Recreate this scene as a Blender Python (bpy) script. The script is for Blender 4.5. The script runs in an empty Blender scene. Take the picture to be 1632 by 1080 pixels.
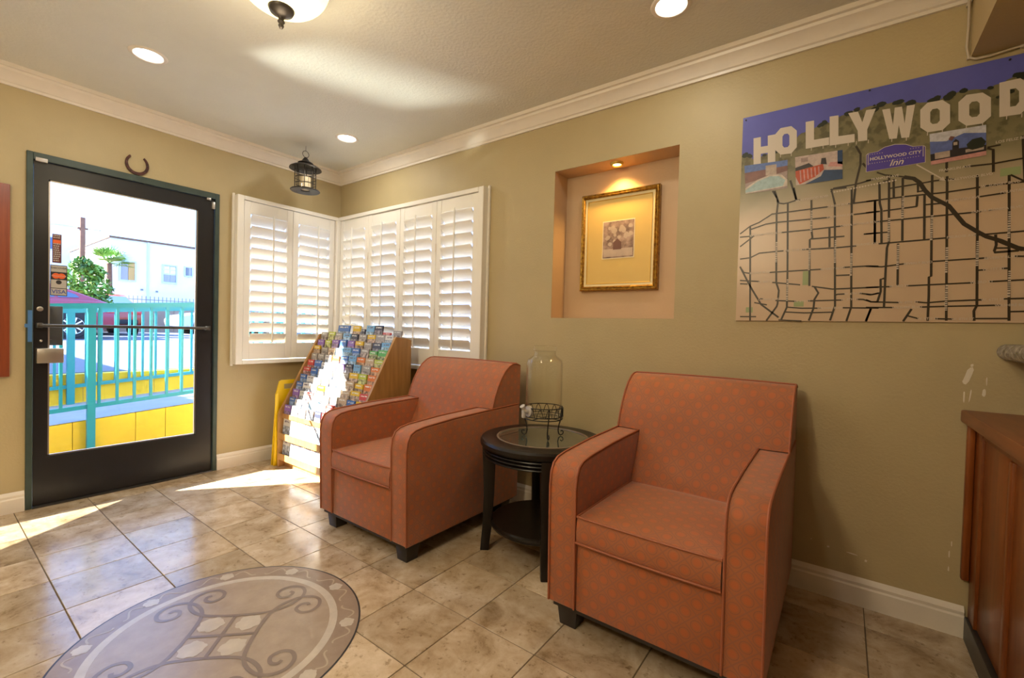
import bpy, bmesh, math, random
from mathutils import Vector, Matrix, noise
random.seed(7)
PI = math.pi
rad = math.radians
scene = bpy.context.scene
C = scene.collection

# ---------------------------------------------------------------- camera, sky, sun, exposure
camd = bpy.data.cameras.new('camera')
camd.sensor_width = 36.0
camd.lens = 712.94 / 1632 * 36.0
camd.clip_start = 0.02
camd.clip_end = 300
cam = bpy.data.objects.new('camera', camd)
C.objects.link(cam)
cr = Vector((0.80389475, 0.59415306, 0.02711779))
cu = Vector((-0.0342101568, 0.000672309631, 0.999414435))
cf = Vector((-0.59378691, 0.80435172, -0.02086654))
cam.matrix_world = Matrix(((cr.x, cu.x, -cf.x, 3.63854), (cr.y, cu.y, -cf.y, -2.30371), (cr.z, cu.z, -cf.z, 1.08), (0, 0, 0, 1)))
scene.camera = cam

SUN = Vector((0.616, 0.788, -0.64)).normalized()
world = bpy.data.worlds.new('sky')
scene.world = world
world.use_nodes = True
wn = world.node_tree.nodes
wl = world.node_tree.links
wn.clear()
wo = wn.new('ShaderNodeOutputWorld')
wb = wn.new('ShaderNodeBackground')
ws = wn.new('ShaderNodeTexSky')
ws.sky_type = 'HOSEK_WILKIE'
ws.sun_direction = -SUN
ws.turbidity = 5.0
ws.ground_albedo = 0.4
wmx = wn.new('ShaderNodeMix')
wmx.data_type = 'RGBA'
wmx.inputs['Factor'].default_value = 0.75
wmx.inputs['B'].default_value = (0.55, 0.98, 2.1, 1)
wl.new(ws.outputs[0], wmx.inputs['A'])
wl.new(wmx.outputs['Result'], wb.inputs['Color'])
wb.inputs['Strength'].default_value = 2.0
wl.new(wb.outputs[0], wo.inputs[0])

sund = bpy.data.lights.new('sun', 'SUN')
sund.energy = 30.0
sund.angle = rad(0.6)
sund.color = (1.0, 0.94, 0.84)
suno = bpy.data.objects.new('sun', sund)
suno.rotation_euler = SUN.to_track_quat('-Z', 'Y').to_euler()
suno.location = (-6, -8, 8)
C.objects.link(suno)
# added spot lamp imitating sun reflected by an unbuilt upstairs window across the lot
gld = bpy.data.lights.new('window_glint_stand_in', 'SPOT')
gld.energy = 16000
gld.color = (1.0, 0.9, 0.74)
gld.spot_size = rad(15)
gld.spot_blend = 0.2
gld.shadow_soft_size = 0.04
glo = bpy.data.objects.new('window_glint_stand_in', gld)
glo.location = (-3.75, 4.55, 5.2)
glo.rotation_euler = (Vector((0, -1.5, 1.0)) - Vector(glo.location)).to_track_quat('-Z', 'Y').to_euler()
C.objects.link(glo)

# added strip lamp imitating sun glinting off the handrail, for the ceiling streak
rld = bpy.data.lights.new('handrail_glint_stand_in', 'AREA')
rld.shape = 'RECTANGLE'; rld.size = 0.03; rld.size_y = 1.5; rld.spread = rad(5.5); rld.energy = 0.9
rld.color = (0.97, 1.0, 0.88)
rlo = bpy.data.objects.new('handrail_glint_stand_in', rld)
rz_ = -(Vector((1.53, -0.80, 2.41)) - Vector((-1.15, -1.9, 1.27))).normalized()
ry_ = Vector((0, 1, -0.2)); ry_ = (ry_ - rz_ * ry_.dot(rz_)).normalized(); rx_ = ry_.cross(rz_)
rlo.matrix_world = Matrix(((rx_.x, ry_.x, rz_.x, -1.15), (rx_.y, ry_.y, rz_.y, -1.9), (rx_.z, ry_.z, rz_.z, 1.27), (0, 0, 0, 1)))
C.objects.link(rlo)

vs = scene.view_settings
vs.view_transform = 'Standard'
vs.look = 'None'
vs.gamma = 1.0
vs.use_curve_mapping = False
vs.exposure = 0.85
CAN_W, DOME_W = 2.5, 4.5

# ---------------------------------------------------------------- helpers
class MB:
    """collects faces of one mesh"""
    def __init__(s):
        s.v = []; s.f = []
    def quad(s, *p):
        n = len(s.v); s.v += [tuple(q) for q in p]; s.f.append(tuple(range(n, n + len(p)))); return s
    def box(s, x0, x1, y0, y1, z0, z1):
        n = len(s.v)
        s.v += [(x0, y0, z0), (x1, y0, z0), (x1, y1, z0), (x0, y1, z0), (x0, y0, z1), (x1, y0, z1), (x1, y1, z1), (x0, y1, z1)]
        s.f += [tuple(n + i for i in q) for q in ((3, 2, 1, 0), (4, 5, 6, 7), (0, 1, 5, 4), (1, 2, 6, 5), (2, 3, 7, 6), (3, 0, 4, 7))]
        return s
    def prism(s, poly, ax, a, b):
        """2-D polygon extruded along axis ax from a to b (ax 0: poly=(y,z), 1: (x,z), 2: (x,y))"""
        n = len(s.v); k = len(poly)
        def pt(p, t):
            return (t, p[0], p[1]) if ax == 0 else (p[0], t, p[1]) if ax == 1 else (p[0], p[1], t)
        s.v += [pt(p, a) for p in poly] + [pt(p, b) for p in poly]
        s.f += [tuple(range(n + k - 1, n - 1, -1)), tuple(range(n + k, n + 2 * k))]
        s.f += [(n + i, n + (i + 1) % k, n + k + (i + 1) % k, n + k + i) for i in range(k)]
        return s
    def lathe(s, prof, n=32, c=(0, 0, 0), a0=0.0, a1=2 * PI, ax=2):
        full = abs(a1 - a0 - 2 * PI) < 1e-6
        st = len(s.v); m = n if full else n + 1
        for i in range(m):
            a = a0 + (a1 - a0) * i / n
            for r, z in prof:
                p = (r * math.cos(a), r * math.sin(a), z)
                if ax == 0: p = (z, r * math.cos(a), r * math.sin(a))
                if ax == 1: p = (r * math.cos(a), z, r * math.sin(a))
                s.v.append((c[0] + p[0], c[1] + p[1], c[2] + p[2]))
        k = len(prof)
        for i in range(n if full else n):
            j = (i + 1) % m
            for q in range(k - 1):
                s.f.append((st + i * k + q, st + j * k + q, st + j * k + q + 1, st + i * k + q + 1))
        return s
    def tube(s, path, r, n=8, closed=False):
        P = [Vector(p) for p in path]; st = len(s.v); L = len(P)
        up = None
        for i, p in enumerate(P):
            if closed: t = P[(i + 1) % L] - P[i - 1]
            else: t = P[min(i + 1, L - 1)] - P[max(i - 1, 0)]
            t.normalize()
            if up is None:
                up = Vector((0, 0, 1)) if abs(t.z) < 0.9 else Vector((1, 0, 0))
            a = t.cross(up)
            if a.length < 1e-5: a = t.cross(Vector((0.3, 0.8, 0.5)))
            a.normalize(); b = a.cross(t).normalized(); up = b
            rr = r[i] if isinstance(r, (list, tuple)) else r
            for q in range(n):
                w = 2 * PI * q / n
                s.v.append(tuple(p + a * (rr * math.cos(w)) + b * (rr * math.sin(w))))
        for i in range(L if closed else L - 1):
            j = (i + 1) % L
            for q in range(n):
                s.f.append((st + i * n + q, st + i * n + (q + 1) % n, st + j * n + (q + 1) % n, st + j * n + q))
        if not closed:
            s.f.append(tuple(st + q for q in range(n - 1, -1, -1)))
            s.f.append(tuple(st + (L - 1) * n + q for q in range(n)))
        return s
    def ribbon(s, path, w, z0, z1):
        """flat band along a 2-D path, lying in xy between z0 and z1 (top face and rims)"""
        P = [Vector((p[0], p[1])) for p in path]; L = len(P)
        lf, rt = [], []
        for i, p in enumerate(P):
            t = P[min(i + 1, L - 1)] - P[max(i - 1, 0)]
            if t.length < 1e-9: t = Vector((1, 0))
            t.normalize(); nn = Vector((-t.y, t.x))
            ww = w[i] if isinstance(w, (list, tuple)) else w
            lf.append(p + nn * ww / 2); rt.append(p - nn * ww / 2)
        for i in range(L - 1):
            n = len(s.v)
            s.v += [(lf[i].x, lf[i].y, z1), (rt[i].x, rt[i].y, z1), (rt[i + 1].x, rt[i + 1].y, z1), (lf[i + 1].x, lf[i + 1].y, z1)]
            s.f.append((n, n + 1, n + 2, n + 3))
        return s
    def build(s, name, mat, parent=None, bevel=0, seg=2, smooth=None, uv=False, weld=False):
        me = bpy.data.meshes.new(name)
        me.from_pydata(s.v, [], s.f)
        bm = bmesh.new(); bm.from_mesh(me)
        if weld: bmesh.ops.remove_doubles(bm, verts=bm.verts, dist=1e-5)
        bmesh.ops.recalc_face_normals(bm, faces=bm.faces)
        if bevel:
            ed = [e for e in bm.edges if len(e.link_faces) == 2 and e.calc_face_angle(0) > 0.6]
            bmesh.ops.bevel(bm, geom=ed, offset=bevel, segments=seg, profile=0.5, affect='EDGES', clamp_overlap=True)
        if uv:
            ul = bm.loops.layers.uv.new('UVMap')
            for f in bm.faces:
                n = f.normal; a = max(range(3), key=lambda i: abs(n[i]))
                for l in f.loops:
                    c = l.vert.co
                    l[ul].uv = (c.y, c.z) if a == 0 else (c.x, c.z) if a == 1 else (c.x, c.y)
        bm.to_mesh(me); bm.free()
        if smooth is None: smooth = 0.6 if bevel else 0
        if smooth:
            for p in me.polygons: p.use_smooth = True
            me.set_sharp_from_angle(angle=smooth)
        me.materials.append(mat)
        o = bpy.data.objects.new(name, me)
        C.objects.link(o)
        if parent: o.parent = parent
        return o

def tag(o, label=None, cat=None, group=None, kind=None):
    if label: o['label'] = label
    if cat: o['category'] = cat
    if group: o['group'] = group
    if kind: o['kind'] = kind
    return o
def thing(name, label, cat, loc=(0, 0, 0), rz=0, group=None):
    o = bpy.data.objects.new(name, None)
    o.empty_display_size = 0.05
    o.location = loc; o.rotation_euler = (0, 0, rz)
    C.objects.link(o)
    return tag(o, label, cat, group)
def struct(o): return tag(o, kind='structure')
def copy_tree(o, parent=None):
    c = o.copy(); C.objects.link(c); c.parent = parent
    for ch in list(o.children): copy_tree(ch, c)
    return c
def share(o, name, parent, loc=(0, 0, 0), rot=(0, 0, 0), sc=(1, 1, 1)):
    """another part using the mesh of o"""
    c = bpy.data.objects.new(name, o.data); C.objects.link(c)
    c.parent = parent; c.location = loc; c.rotation_euler = rot; c.scale = sc
    return c
def text_mb(mb, s, size, f, bold=0.0, align='CENTER'):
    """adds the letters of s to mb; f maps flat (x, y) to a 3-D point"""
    cu_ = bpy.data.curves.new('t', 'FONT'); cu_.body = s; cu_.size = size; cu_.align_x = align; cu_.align_y = 'CENTER'
    cu_.offset = bold; cu_.resolution_u = 2
    ob = bpy.data.objects.new('t', cu_); C.objects.link(ob)
    dg = bpy.context.evaluated_depsgraph_get()
    me = bpy.data.meshes.new_from_object(ob.evaluated_get(dg))
    n = len(mb.v)
    mb.v += [tuple(f(v.co.x, v.co.y)) for v in me.vertices]
    mb.f += [tuple(n + i for i in p.vertices) for p in me.polygons]
    bpy.data.objects.remove(ob); bpy.data.curves.remove(cu_); bpy.data.meshes.remove(me)
    return mb

# ---------------------------------------------------------------- materials
def mat(name, col, rough=0.5, metal=0.0, var=0.0, scale=8.0, col2=None, bump=0.0, bscale=60.0, spec=0.5, stretch=None, emit=None, estr=0.0, sheen=0.0, coat=0.0, detail=4.0, rnd=0.0):
    m = bpy.data.materials.new(name); m.use_nodes = True
    nt = m.node_tree; b = nt.nodes['Principled BSDF']
    b.inputs['Base Color'].default_value = (*col, 1)
    b.inputs['Roughness'].default_value = rough
    b.inputs['Metallic'].default_value = metal
    b.inputs['Specular IOR Level'].default_value = spec
    if sheen: b.inputs['Sheen Weight'].default_value = sheen
    if coat: b.inputs['Coat Weight'].default_value = coat
    if emit:
        b.inputs['Emission Color'].default_value = (*emit, 1); b.inputs['Emission Strength'].default_value = estr
    tc = nt.nodes.new('ShaderNodeTexCoord')
    src = tc.outputs['Object']
    if stretch:
        mp = nt.nodes.new('ShaderNodeMapping'); mp.inputs['Scale'].default_value = stretch
        nt.links.new(src, mp.inputs['Vector']); src = mp.outputs['Vector']
    if rnd:
        oi = nt.nodes.new('ShaderNodeObjectInfo'); ad = nt.nodes.new('ShaderNodeVectorMath'); ad.operation = 'ADD'
        sc_ = nt.nodes.new('ShaderNodeMath'); sc_.operation = 'MULTIPLY'; sc_.inputs[1].default_value = 37.0
        nt.links.new(oi.outputs['Random'], sc_.inputs[0]); nt.links.new(src, ad.inputs[0]); nt.links.new(sc_.outputs[0], ad.inputs[1]); src = ad.outputs[0]
    if col2 or var:
        nz = nt.nodes.new('ShaderNodeTexNoise'); nz.inputs['Scale'].default_value = scale; nz.inputs['Detail'].default_value = detail; nz.inputs['Roughness'].default_value = 0.6
        nt.links.new(src, nz.inputs['Vector'])
        rp = nt.nodes.new('ShaderNodeValToRGB')
        c2 = col2 or tuple(max(0, c * (1 - var)) for c in col)
        rp.color_ramp.elements[0].position = 0.35; rp.color_ramp.elements[0].color = (*c2, 1)
        rp.color_ramp.elements[1].position = 0.65; rp.color_ramp.elements[1].color = (*col, 1)
        nt.links.new(nz.outputs['Fac'], rp.inputs['Fac']); nt.links.new(rp.outputs['Color'], b.inputs['Base Color'])
    if bump:
        n2 = nt.nodes.new('ShaderNodeTexNoise'); n2.inputs['Scale'].default_value = bscale; n2.inputs['Detail'].default_value = 3
        nt.links.new(src, n2.inputs['Vector'])
        bp = nt.nodes.new('ShaderNodeBump'); bp.inputs['Strength'].default_value = bump; bp.inputs['Distance'].default_value = 0.004
        nt.links.new(n2.outputs['Fac'], bp.inputs['Height']); nt.links.new(bp.outputs['Normal'], b.inputs['Normal'])
    return m

def glass_mat(name, tint=(1, 1, 1), refl=1.0, rough=0.0, base=0.04):
    m = bpy.data.materials.new(name); m.use_nodes = True
    nt = m.node_tree; nt.nodes.remove(nt.nodes['Principled BSDF'])
    out = nt.nodes['Material Output']
    tr = nt.nodes.new('ShaderNodeBsdfTransparent'); tr.inputs['Color'].default_value = (*tint, 1)
    gl = nt.nodes.new('ShaderNodeBsdfGlossy'); gl.inputs['Roughness'].default_value = rough
    lw = nt.nodes.new('ShaderNodeLayerWeight'); lw.inputs['Blend'].default_value = 0.5
    pw = nt.nodes.new('ShaderNodeMath'); pw.operation = 'POWER'; pw.inputs[1].default_value = 4.0
    ml = nt.nodes.new('ShaderNodeMath'); ml.operation = 'MULTIPLY_ADD'; ml.use_clamp = True; ml.inputs[1].default_value = 0.85 * refl; ml.inputs[2].default_value = base * refl
    mx = nt.nodes.new('ShaderNodeMixShader')
    nt.links.new(lw.outputs['Facing'], pw.inputs[0]); nt.links.new(pw.outputs[0], ml.inputs[0]); nt.links.new(ml.outputs[0], mx.inputs[0])
    nt.links.new(tr.outputs[0], mx.inputs[1]); nt.links.new(gl.outputs[0], mx.inputs[2]); nt.links.new(mx.outputs[0], out.inputs[0])
    return m

M = {}
M['wall'] = mat('tan_wall_paint', (0.475, 0.388, 0.218), 0.55, var=0.06, scale=3, bump=0.25, bscale=90)
M['niche'] = mat('niche_paint', (0.56, 0.40, 0.25), 0.6, var=0.05, scale=4, bump=0.2, bscale=90)
M['ceil'] = mat('ceiling_paint', (0.69, 0.68, 0.61), 0.6, var=0.03, scale=5, bump=0.6, bscale=75)
M['trim'] = mat('white_trim_paint', (0.78, 0.72, 0.64), 0.35, var=0.04, scale=12)
M['shutter'] = mat('white_shutter_paint', (0.82, 0.79, 0.73), 0.38)
M['chip'] = mat('bare_plaster', (0.72, 0.66, 0.55), 0.8)
M['grout'] = mat('dark_grout', (0.12, 0.085, 0.05), 0.85)
M['ext'] = mat('exterior_stucco', (0.62, 0.55, 0.42), 0.8, var=0.1, scale=4)
M['black'] = mat('black_bronze_metal', (0.012, 0.012, 0.014), 0.3, spec=0.5)
M['green'] = mat('dark_green_paint', (0.045, 0.072, 0.062), 0.45, var=0.25, scale=9)
M['steel'] = mat('brushed_steel', (0.52, 0.49, 0.46), 0.35, 0.9)
M['dsteel'] = mat('dark_steel', (0.09, 0.085, 0.08), 0.3, 0.7)
M['glass'] = glass_mat('clear_pane_glass', (0.97, 0.985, 0.985), 0.8)
M['jar'] = glass_mat('jar_glass', (0.985, 0.99, 0.98), 1.0, 0.02, 0.02)
M['wood_rack'] = mat('oak_veneer', (0.46, 0.25, 0.085), 0.4, col2=(0.36, 0.185, 0.06), scale=5, stretch=(9, 9, 0.7))
M['cherry'] = mat('cherry_wood', (0.27, 0.075, 0.014), 0.3, col2=(0.17, 0.042, 0.008), scale=4, stretch=(10, 10, 0.8), spec=0.3)
M['cherrytop'] = mat('cherry_wood_top', (0.27, 0.085, 0.024), 0.36, col2=(0.19, 0.055, 0.015), scale=4, stretch=(10, 0.9, 10), spec=0.35)
M['plinth'] = mat('dark_plinth', (0.03, 0.028, 0.028), 0.4)
M['board'] = mat('reddish_wood', (0.28, 0.06, 0.018), 0.4, col2=(0.2, 0.04, 0.012), scale=5, stretch=(9, 9, 0.6))
M['espresso'] = mat('espresso_wood', (0.014, 0.009, 0.007), 0.34, col2=(0.008, 0.006, 0.005), scale=6, stretch=(6, 6, 1), spec=0.28)
M['tglass'] = mat('table_glass', (0.05, 0.06, 0.045), 0.04, spec=1.0, coat=0.5)
M['wire'] = mat('black_wire', (0.03, 0.03, 0.028), 0.4, 0.6)
M['spigot'] = mat('pale_grey_plastic', (0.5, 0.47, 0.45), 0.25)
M['foot'] = mat('dark_foot', (0.02, 0.015, 0.013), 0.4)
M['granite'] = mat('speckled_granite', (0.42, 0.38, 0.33), 0.25, col2=(0.1, 0.085, 0.07), scale=55, detail=6)
M['yellow'] = mat('yellow_plastic', (0.86, 0.58, 0.01), 0.35)
M['bronze'] = mat('aged_bronze', (0.055, 0.047, 0.042), 0.42, 0.7, var=0.3, scale=20)
M['rust'] = mat('rusty_iron', (0.11, 0.04, 0.032), 0.6, 0.4, col2=(0.05, 0.022, 0.02), scale=40)
M['gold'] = mat('gilded_wood', (0.50, 0.30, 0.05), 0.3, 0.75, col2=(0.2, 0.1, 0.02), scale=60, bump=0.8, bscale=120)
M['goldlite'] = mat('bright_gilt', (0.72, 0.5, 0.12), 0.3, 0.5)
M['mat'] = mat('cream_mat_board', (0.70, 0.50, 0.17), 0.8)
M['matw'] = mat('white_bevel', (0.82, 0.72, 0.5), 0.7)
M['cream'] = mat('cream_fillet', (0.74, 0.62, 0.35), 0.5)
M['art'] = mat('sepia_print', (0.50, 0.36, 0.30), 0.7, col2=(0.16, 0.10, 0.085), scale=22, detail=6)
M['artsky'] = mat('print_wash', (0.58, 0.46, 0.38), 0.7, var=0.2, scale=12)
M['artdark'] = mat('print_ink', (0.17, 0.085, 0.07), 0.7)
M['cable'] = mat('white_cable', (0.52, 0.44, 0.33), 0.5)
M['soffit'] = mat('soffit_paint', (0.50, 0.38, 0.19), 0.6, bump=0.2, bscale=90)
M['lens'] = mat('lamp_lens', (0.9, 0.88, 0.82), 0.4, emit=(1, 0.96, 0.88), estr=6.0)
M['dome'] = mat('frosted_dome', (0.9, 0.85, 0.6), 0.35, emit=(1.0, 0.84, 0.36), estr=1.1, var=0.1, scale=30)
M['nlens'] = mat('warm_lens', (1, 0.8, 0.4), 0.4, emit=(1, 0.62, 0.2), estr=9.0)
M['candle'] = mat('cream_wax', (0.75, 0.62, 0.42), 0.6)
M['bluetape'] = mat('blue_tape', (0.06, 0.18, 0.42), 0.6)

def tile_mat():
    m = bpy.data.materials.new('travertine'); m.use_nodes = True
    nt = m.node_tree; N = nt.nodes; L = nt.links; b = N['Principled BSDF']
    tc = N.new('ShaderNodeTexCoord'); oi = N.new('ShaderNodeObjectInfo')
    mu = N.new('ShaderNodeVectorMath'); mu.operation = 'SCALE'; mu.inputs[0].default_value = (61, 83, 29)
    L.new(oi.outputs['Random'], mu.inputs['Scale'])
    ad = N.new('ShaderNodeVectorMath'); ad.operation = 'ADD'; L.new(tc.outputs['Object'], ad.inputs[0]); L.new(mu.outputs[0], ad.inputs[1])
    def nz(sc, det, ro=0.6, dist=0.0):
        n = N.new('ShaderNodeTexNoise'); n.inputs['Scale'].default_value = sc; n.inputs['Detail'].default_value = det
        n.inputs['Roughness'].default_value = ro; n.inputs['Distortion'].default_value = dist; L.new(ad.outputs[0], n.inputs['Vector']); return n
    def ramp(src, stops):
        r = N.new('ShaderNodeValToRGB'); e = r.color_ramp.elements
        while len(e) < len(stops): e.new(0.5)
        for q, (p, c) in zip(e, stops): q.position = p; q.color = (*c, 1)
        L.new(src, r.inputs['Fac']); return r
    a = ramp(nz(7, 6, 0.66, 0.35).outputs['Fac'], [(0.3, (0.27, 0.18, 0.095)), (0.44, (0.46, 0.345, 0.22)), (0.58, (0.57, 0.455, 0.32)), (0.72, (0.68, 0.575, 0.44))])
    s = ramp(nz(34, 4, 0.7).outputs['Fac'], [(0.3, (0.5, 0.44, 0.36)), (0.42, (1, 1, 1)), (0.72, (1, 1, 1)), (0.78, (1.25, 1.25, 1.2))])
    mx = N.new('ShaderNodeMix'); mx.data_type = 'RGBA'; mx.blend_type = 'MULTIPLY'; mx.inputs['Factor'].default_value = 0.85
    L.new(a.outputs[0], mx.inputs['A']); L.new(s.outputs[0], mx.inputs['B'])
    hv = N.new('ShaderNodeHueSaturation')
    vr = N.new('ShaderNodeMapRange'); vr.inputs['To Min'].default_value = 0.82; vr.inputs['To Max'].default_value = 1.12
    L.new(oi.outputs['Random'], vr.inputs['Value']); L.new(vr.outputs[0], hv.inputs['Value']); L.new(mx.outputs['Result'], hv.inputs['Color'])
    L.new(hv.outputs[0], b.inputs['Base Color'])
    rr = N.new('ShaderNodeMapRange'); rr.inputs['To Min'].default_value = 0.1; rr.inputs['To Max'].default_value = 0.26
    L.new(nz(9, 3).outputs['Fac'], rr.inputs['Value']); L.new(rr.outputs[0], b.inputs['Roughness'])
    bp = N.new('ShaderNodeBump'); bp.inputs['Strength'].default_value = 0.12; bp.inputs['Distance'].default_value = 0.003
    L.new(nz(40, 3).outputs['Fac'], bp.inputs['Height']); L.new(bp.outputs[0], b.inputs['Normal'])
    return m
M['tile'] = tile_mat()

def fabric_mat():
    m = bpy.data.materials.new('patterned_upholstery'); m.use_nodes = True
    nt = m.node_tree; N = nt.nodes; L = nt.links; b = N['Principled BSDF']
    uv = N.new('ShaderNodeUVMap')
    mp = N.new('ShaderNodeMapping'); mp.inputs['Scale'].default_value = (21, 21, 1); mp.inputs['Rotation'].default_value = (0, 0, PI / 4)
    L.new(uv.outputs[0], mp.inputs['Vector'])
    fr = N.new('ShaderNodeVectorMath'); fr.operation = 'FRACTION'; L.new(mp.outputs[0], fr.inputs[0])
    sb = N.new('ShaderNodeVectorMath'); sb.operation = 'SUBTRACT'; sb.inputs[1].default_value = (0.5, 0.5, 0); L.new(fr.outputs[0], sb.inputs[0])
    ab = N.new('ShaderNodeVectorMath'); ab.operation = 'ABSOLUTE'; L.new(sb.outputs[0], ab.inputs[0])
    ln = N.new('ShaderNodeVectorMath'); ln.operation = 'LENGTH'; L.new(sb.outputs[0], ln.inputs[0])
    sx = N.new('ShaderNodeSeparateXYZ'); L.new(ab.outputs[0], sx.inputs[0])
    mxm = N.new('ShaderNodeMath'); mxm.operation = 'MAXIMUM'; L.new(sx.outputs[0], mxm.inputs[0]); L.new(sx.outputs[1], mxm.inputs[1])
    def band(src, lo, hi):
        g = N.new('ShaderNodeMath'); g.operation = 'GREATER_THAN'; g.inputs[1].default_value = lo; L.new(src, g.inputs[0])
        h = N.new('ShaderNodeMath'); h.operation = 'LESS_THAN'; h.inputs[1].default_value = hi; L.new(src, h.inputs[0])
        k = N.new('ShaderNodeMath'); k.operation = 'MULTIPLY'; L.new(g.outputs[0], k.inputs[0]); L.new(h.outputs[0], k.inputs[1]); return k.outputs[0]
    dot = band(ln.outputs['Value'], -1, 0.23)
    ring = band(ln.outputs['Value'], 0.33, 0.375)
    edge = band(mxm.outputs[0], 0.455, 0.6)
    nz = N.new('ShaderNodeTexNoise'); nz.inputs['Scale'].default_value = 6; tc = N.new('ShaderNodeTexCoord'); L.new(tc.outputs['Object'], nz.inputs['Vector'])
    base = N.new('ShaderNodeValToRGB'); L.new(nz.outputs['Fac'], base.inputs['Fac'])
    base.color_ramp.elements[0].position = 0.3; base.color_ramp.elements[0].color = (0.345, 0.105, 0.036, 1)
    base.color_ramp.elements[1].position = 0.7; base.color_ramp.elements[1].color = (0.385, 0.132, 0.056, 1)
    def mix(fac, k, c, src):
        s_ = N.new('ShaderNodeMath'); s_.operation = 'MULTIPLY'; s_.inputs[1].default_value = k; L.new(fac, s_.inputs[0])
        x = N.new('ShaderNodeMix'); x.data_type = 'RGBA'; L.new(s_.outputs[0], x.inputs['Factor']); L.new(src, x.inputs['A']); x.inputs['B'].default_value = (*c, 1); return x.outputs['Result']
    c = mix(dot, 0.45, (0.5, 0.11, 0.025), base.outputs[0])
    c = mix(ring, 0.6, (0.2, 0.085, 0.055), c)
    c = mix(edge, 0.5, (0.23, 0.10, 0.065), c)
    L.new(c, b.inputs['Base Color'])
    b.inputs['Roughness'].default_value = 0.62; b.inputs['Sheen Weight'].default_value = 0.25; b.inputs['Specular IOR Level'].default_value = 0.4
    n2 = N.new('ShaderNodeTexNoise'); n2.inputs['Scale'].default_value = 450; L.new(tc.outputs['Object'], n2.inputs['Vector'])
    bp = N.new('ShaderNodeBump'); bp.inputs['Strength'].default_value = 0.15; bp.inputs['Distance'].default_value = 0.001; L.new(n2.outputs['Fac'], bp.inputs['Height']); L.new(bp.outputs[0], b.inputs['Normal'])
    return m
M['fabric'] = fabric_mat()
M['piping'] = mat('piping_cord', (0.34, 0.105, 0.048), 0.6)

# ---------------------------------------------------------------- the room
ZC = 2.41          # ceiling
RX, RY = 5.4, -4.3  # room extents
WT = 0.16
# wall with the map, niche and shuttered window (plane y = 0)
w = MB()
NX0, NX1, NZ0, NZ1, ND = 2.225, 2.95, 1.157, 2.03, 0.15
WX1, WY0, WZ0, WZ1 = 1.68, -0.825, 0.795, 1.99
w.box(0.0, WX1, 0, WT, -0.05, WZ0).box(0.0, WX1, 0, WT, WZ1, ZC + 0.1)
w.box(WX1, NX0, 0, WT, -0.05, ZC + 0.1)
w.box(NX0, NX1, 0, WT, -0.05, NZ0).box(NX0, NX1, 0, WT, NZ1, ZC + 0.1)
w.box(NX1, RX + WT, 0, WT, -0.05, ZC + 0.1)
wall_right = struct(w.build('wall_right', M['wall']))
n = MB().box(NX0, NX1, ND, WT + 0.02, NZ0, NZ1)
n.quad((NX0 + .0004, 0.001, NZ0), (NX0 + .0004, ND, NZ0), (NX0 + .0004, ND, NZ1), (NX0 + .0004, 0.001, NZ1))
n.quad((NX1 - .0004, 0.001, NZ0), (NX1 - .0004, ND, NZ0), (NX1 - .0004, ND, NZ1), (NX1 - .0004, 0.001, NZ1))
n.quad((NX0, 0.001, NZ0 + .0004), (NX1, 0.001, NZ0 + .0004), (NX1, ND, NZ0 + .0004), (NX0, ND, NZ0 + .0004))
n.quad((NX0, 0.001, NZ1 - .0004), (NX1, 0.001, NZ1 - .0004), (NX1, ND, NZ1 - .0004), (NX0, ND, NZ1 - .0004))
n.build('niche_lining', M['niche'], wall_right)
# wall with the door (plane x = 0)
DY0, DY1, DZ = -1.912, -0.966, 1.992
w = MB()
w.box(-WT, 0, RY - WT, DY0, -0.05, ZC + 0.1)
w.box(-WT, 0, DY0, DY1, DZ, ZC + 0.1)
w.box(-WT, 0, DY1, WY0, -0.05, ZC + 0.1)
w.box(-WT, 0, WY0, -0.085, -0.05, WZ0).box(-WT, 0, WY0, -0.085, WZ1, ZC + 0.1)
w.box(-WT, 0.0, -0.085, WT, -0.05, WZ0).box(-WT, 0.0, -0.085, WT, WZ1, ZC + 0.1).box(-WT, 0.0, -0.02, WT, WZ0, WZ1).box(0.0, 0.02, 0.0, WT, WZ0, WZ1)
wall_front = struct(w.build('wall_front', M['wall']))
struct(MB().box(RX, RX + WT, RY - WT, WT, -0.05, ZC + 0.1).build('wall_back', M['wall']))
struct(MB().box(0, RX, RY - WT, RY, -0.05, ZC + 0.1).build('wall_left', M['wall']))
struct(MB().box(0, RX, RY, 0, ZC, ZC + 0.1).build('ceiling', M['ceil']))
struct(MB().box(-0.92, RX + 0.4, RY - 0.6, 0.8, ZC + 0.1, ZC + 0.28).build('roof', M['ext']))
# unseen pier added beside the entrance to block sun from the door's far side
struct(MB().box(-0.80, -WT, -3.6, -2.65, -0.05, ZC + 0.1).build('wall_pier_blocker', M['ext']))

struct(MB().box(-8.0, -2.7, -8.0, -3.0, 0.5, 2.22).build('wall_shade_blocker', M['ext']))  # unseen block added to keep sun off the ramp

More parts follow.
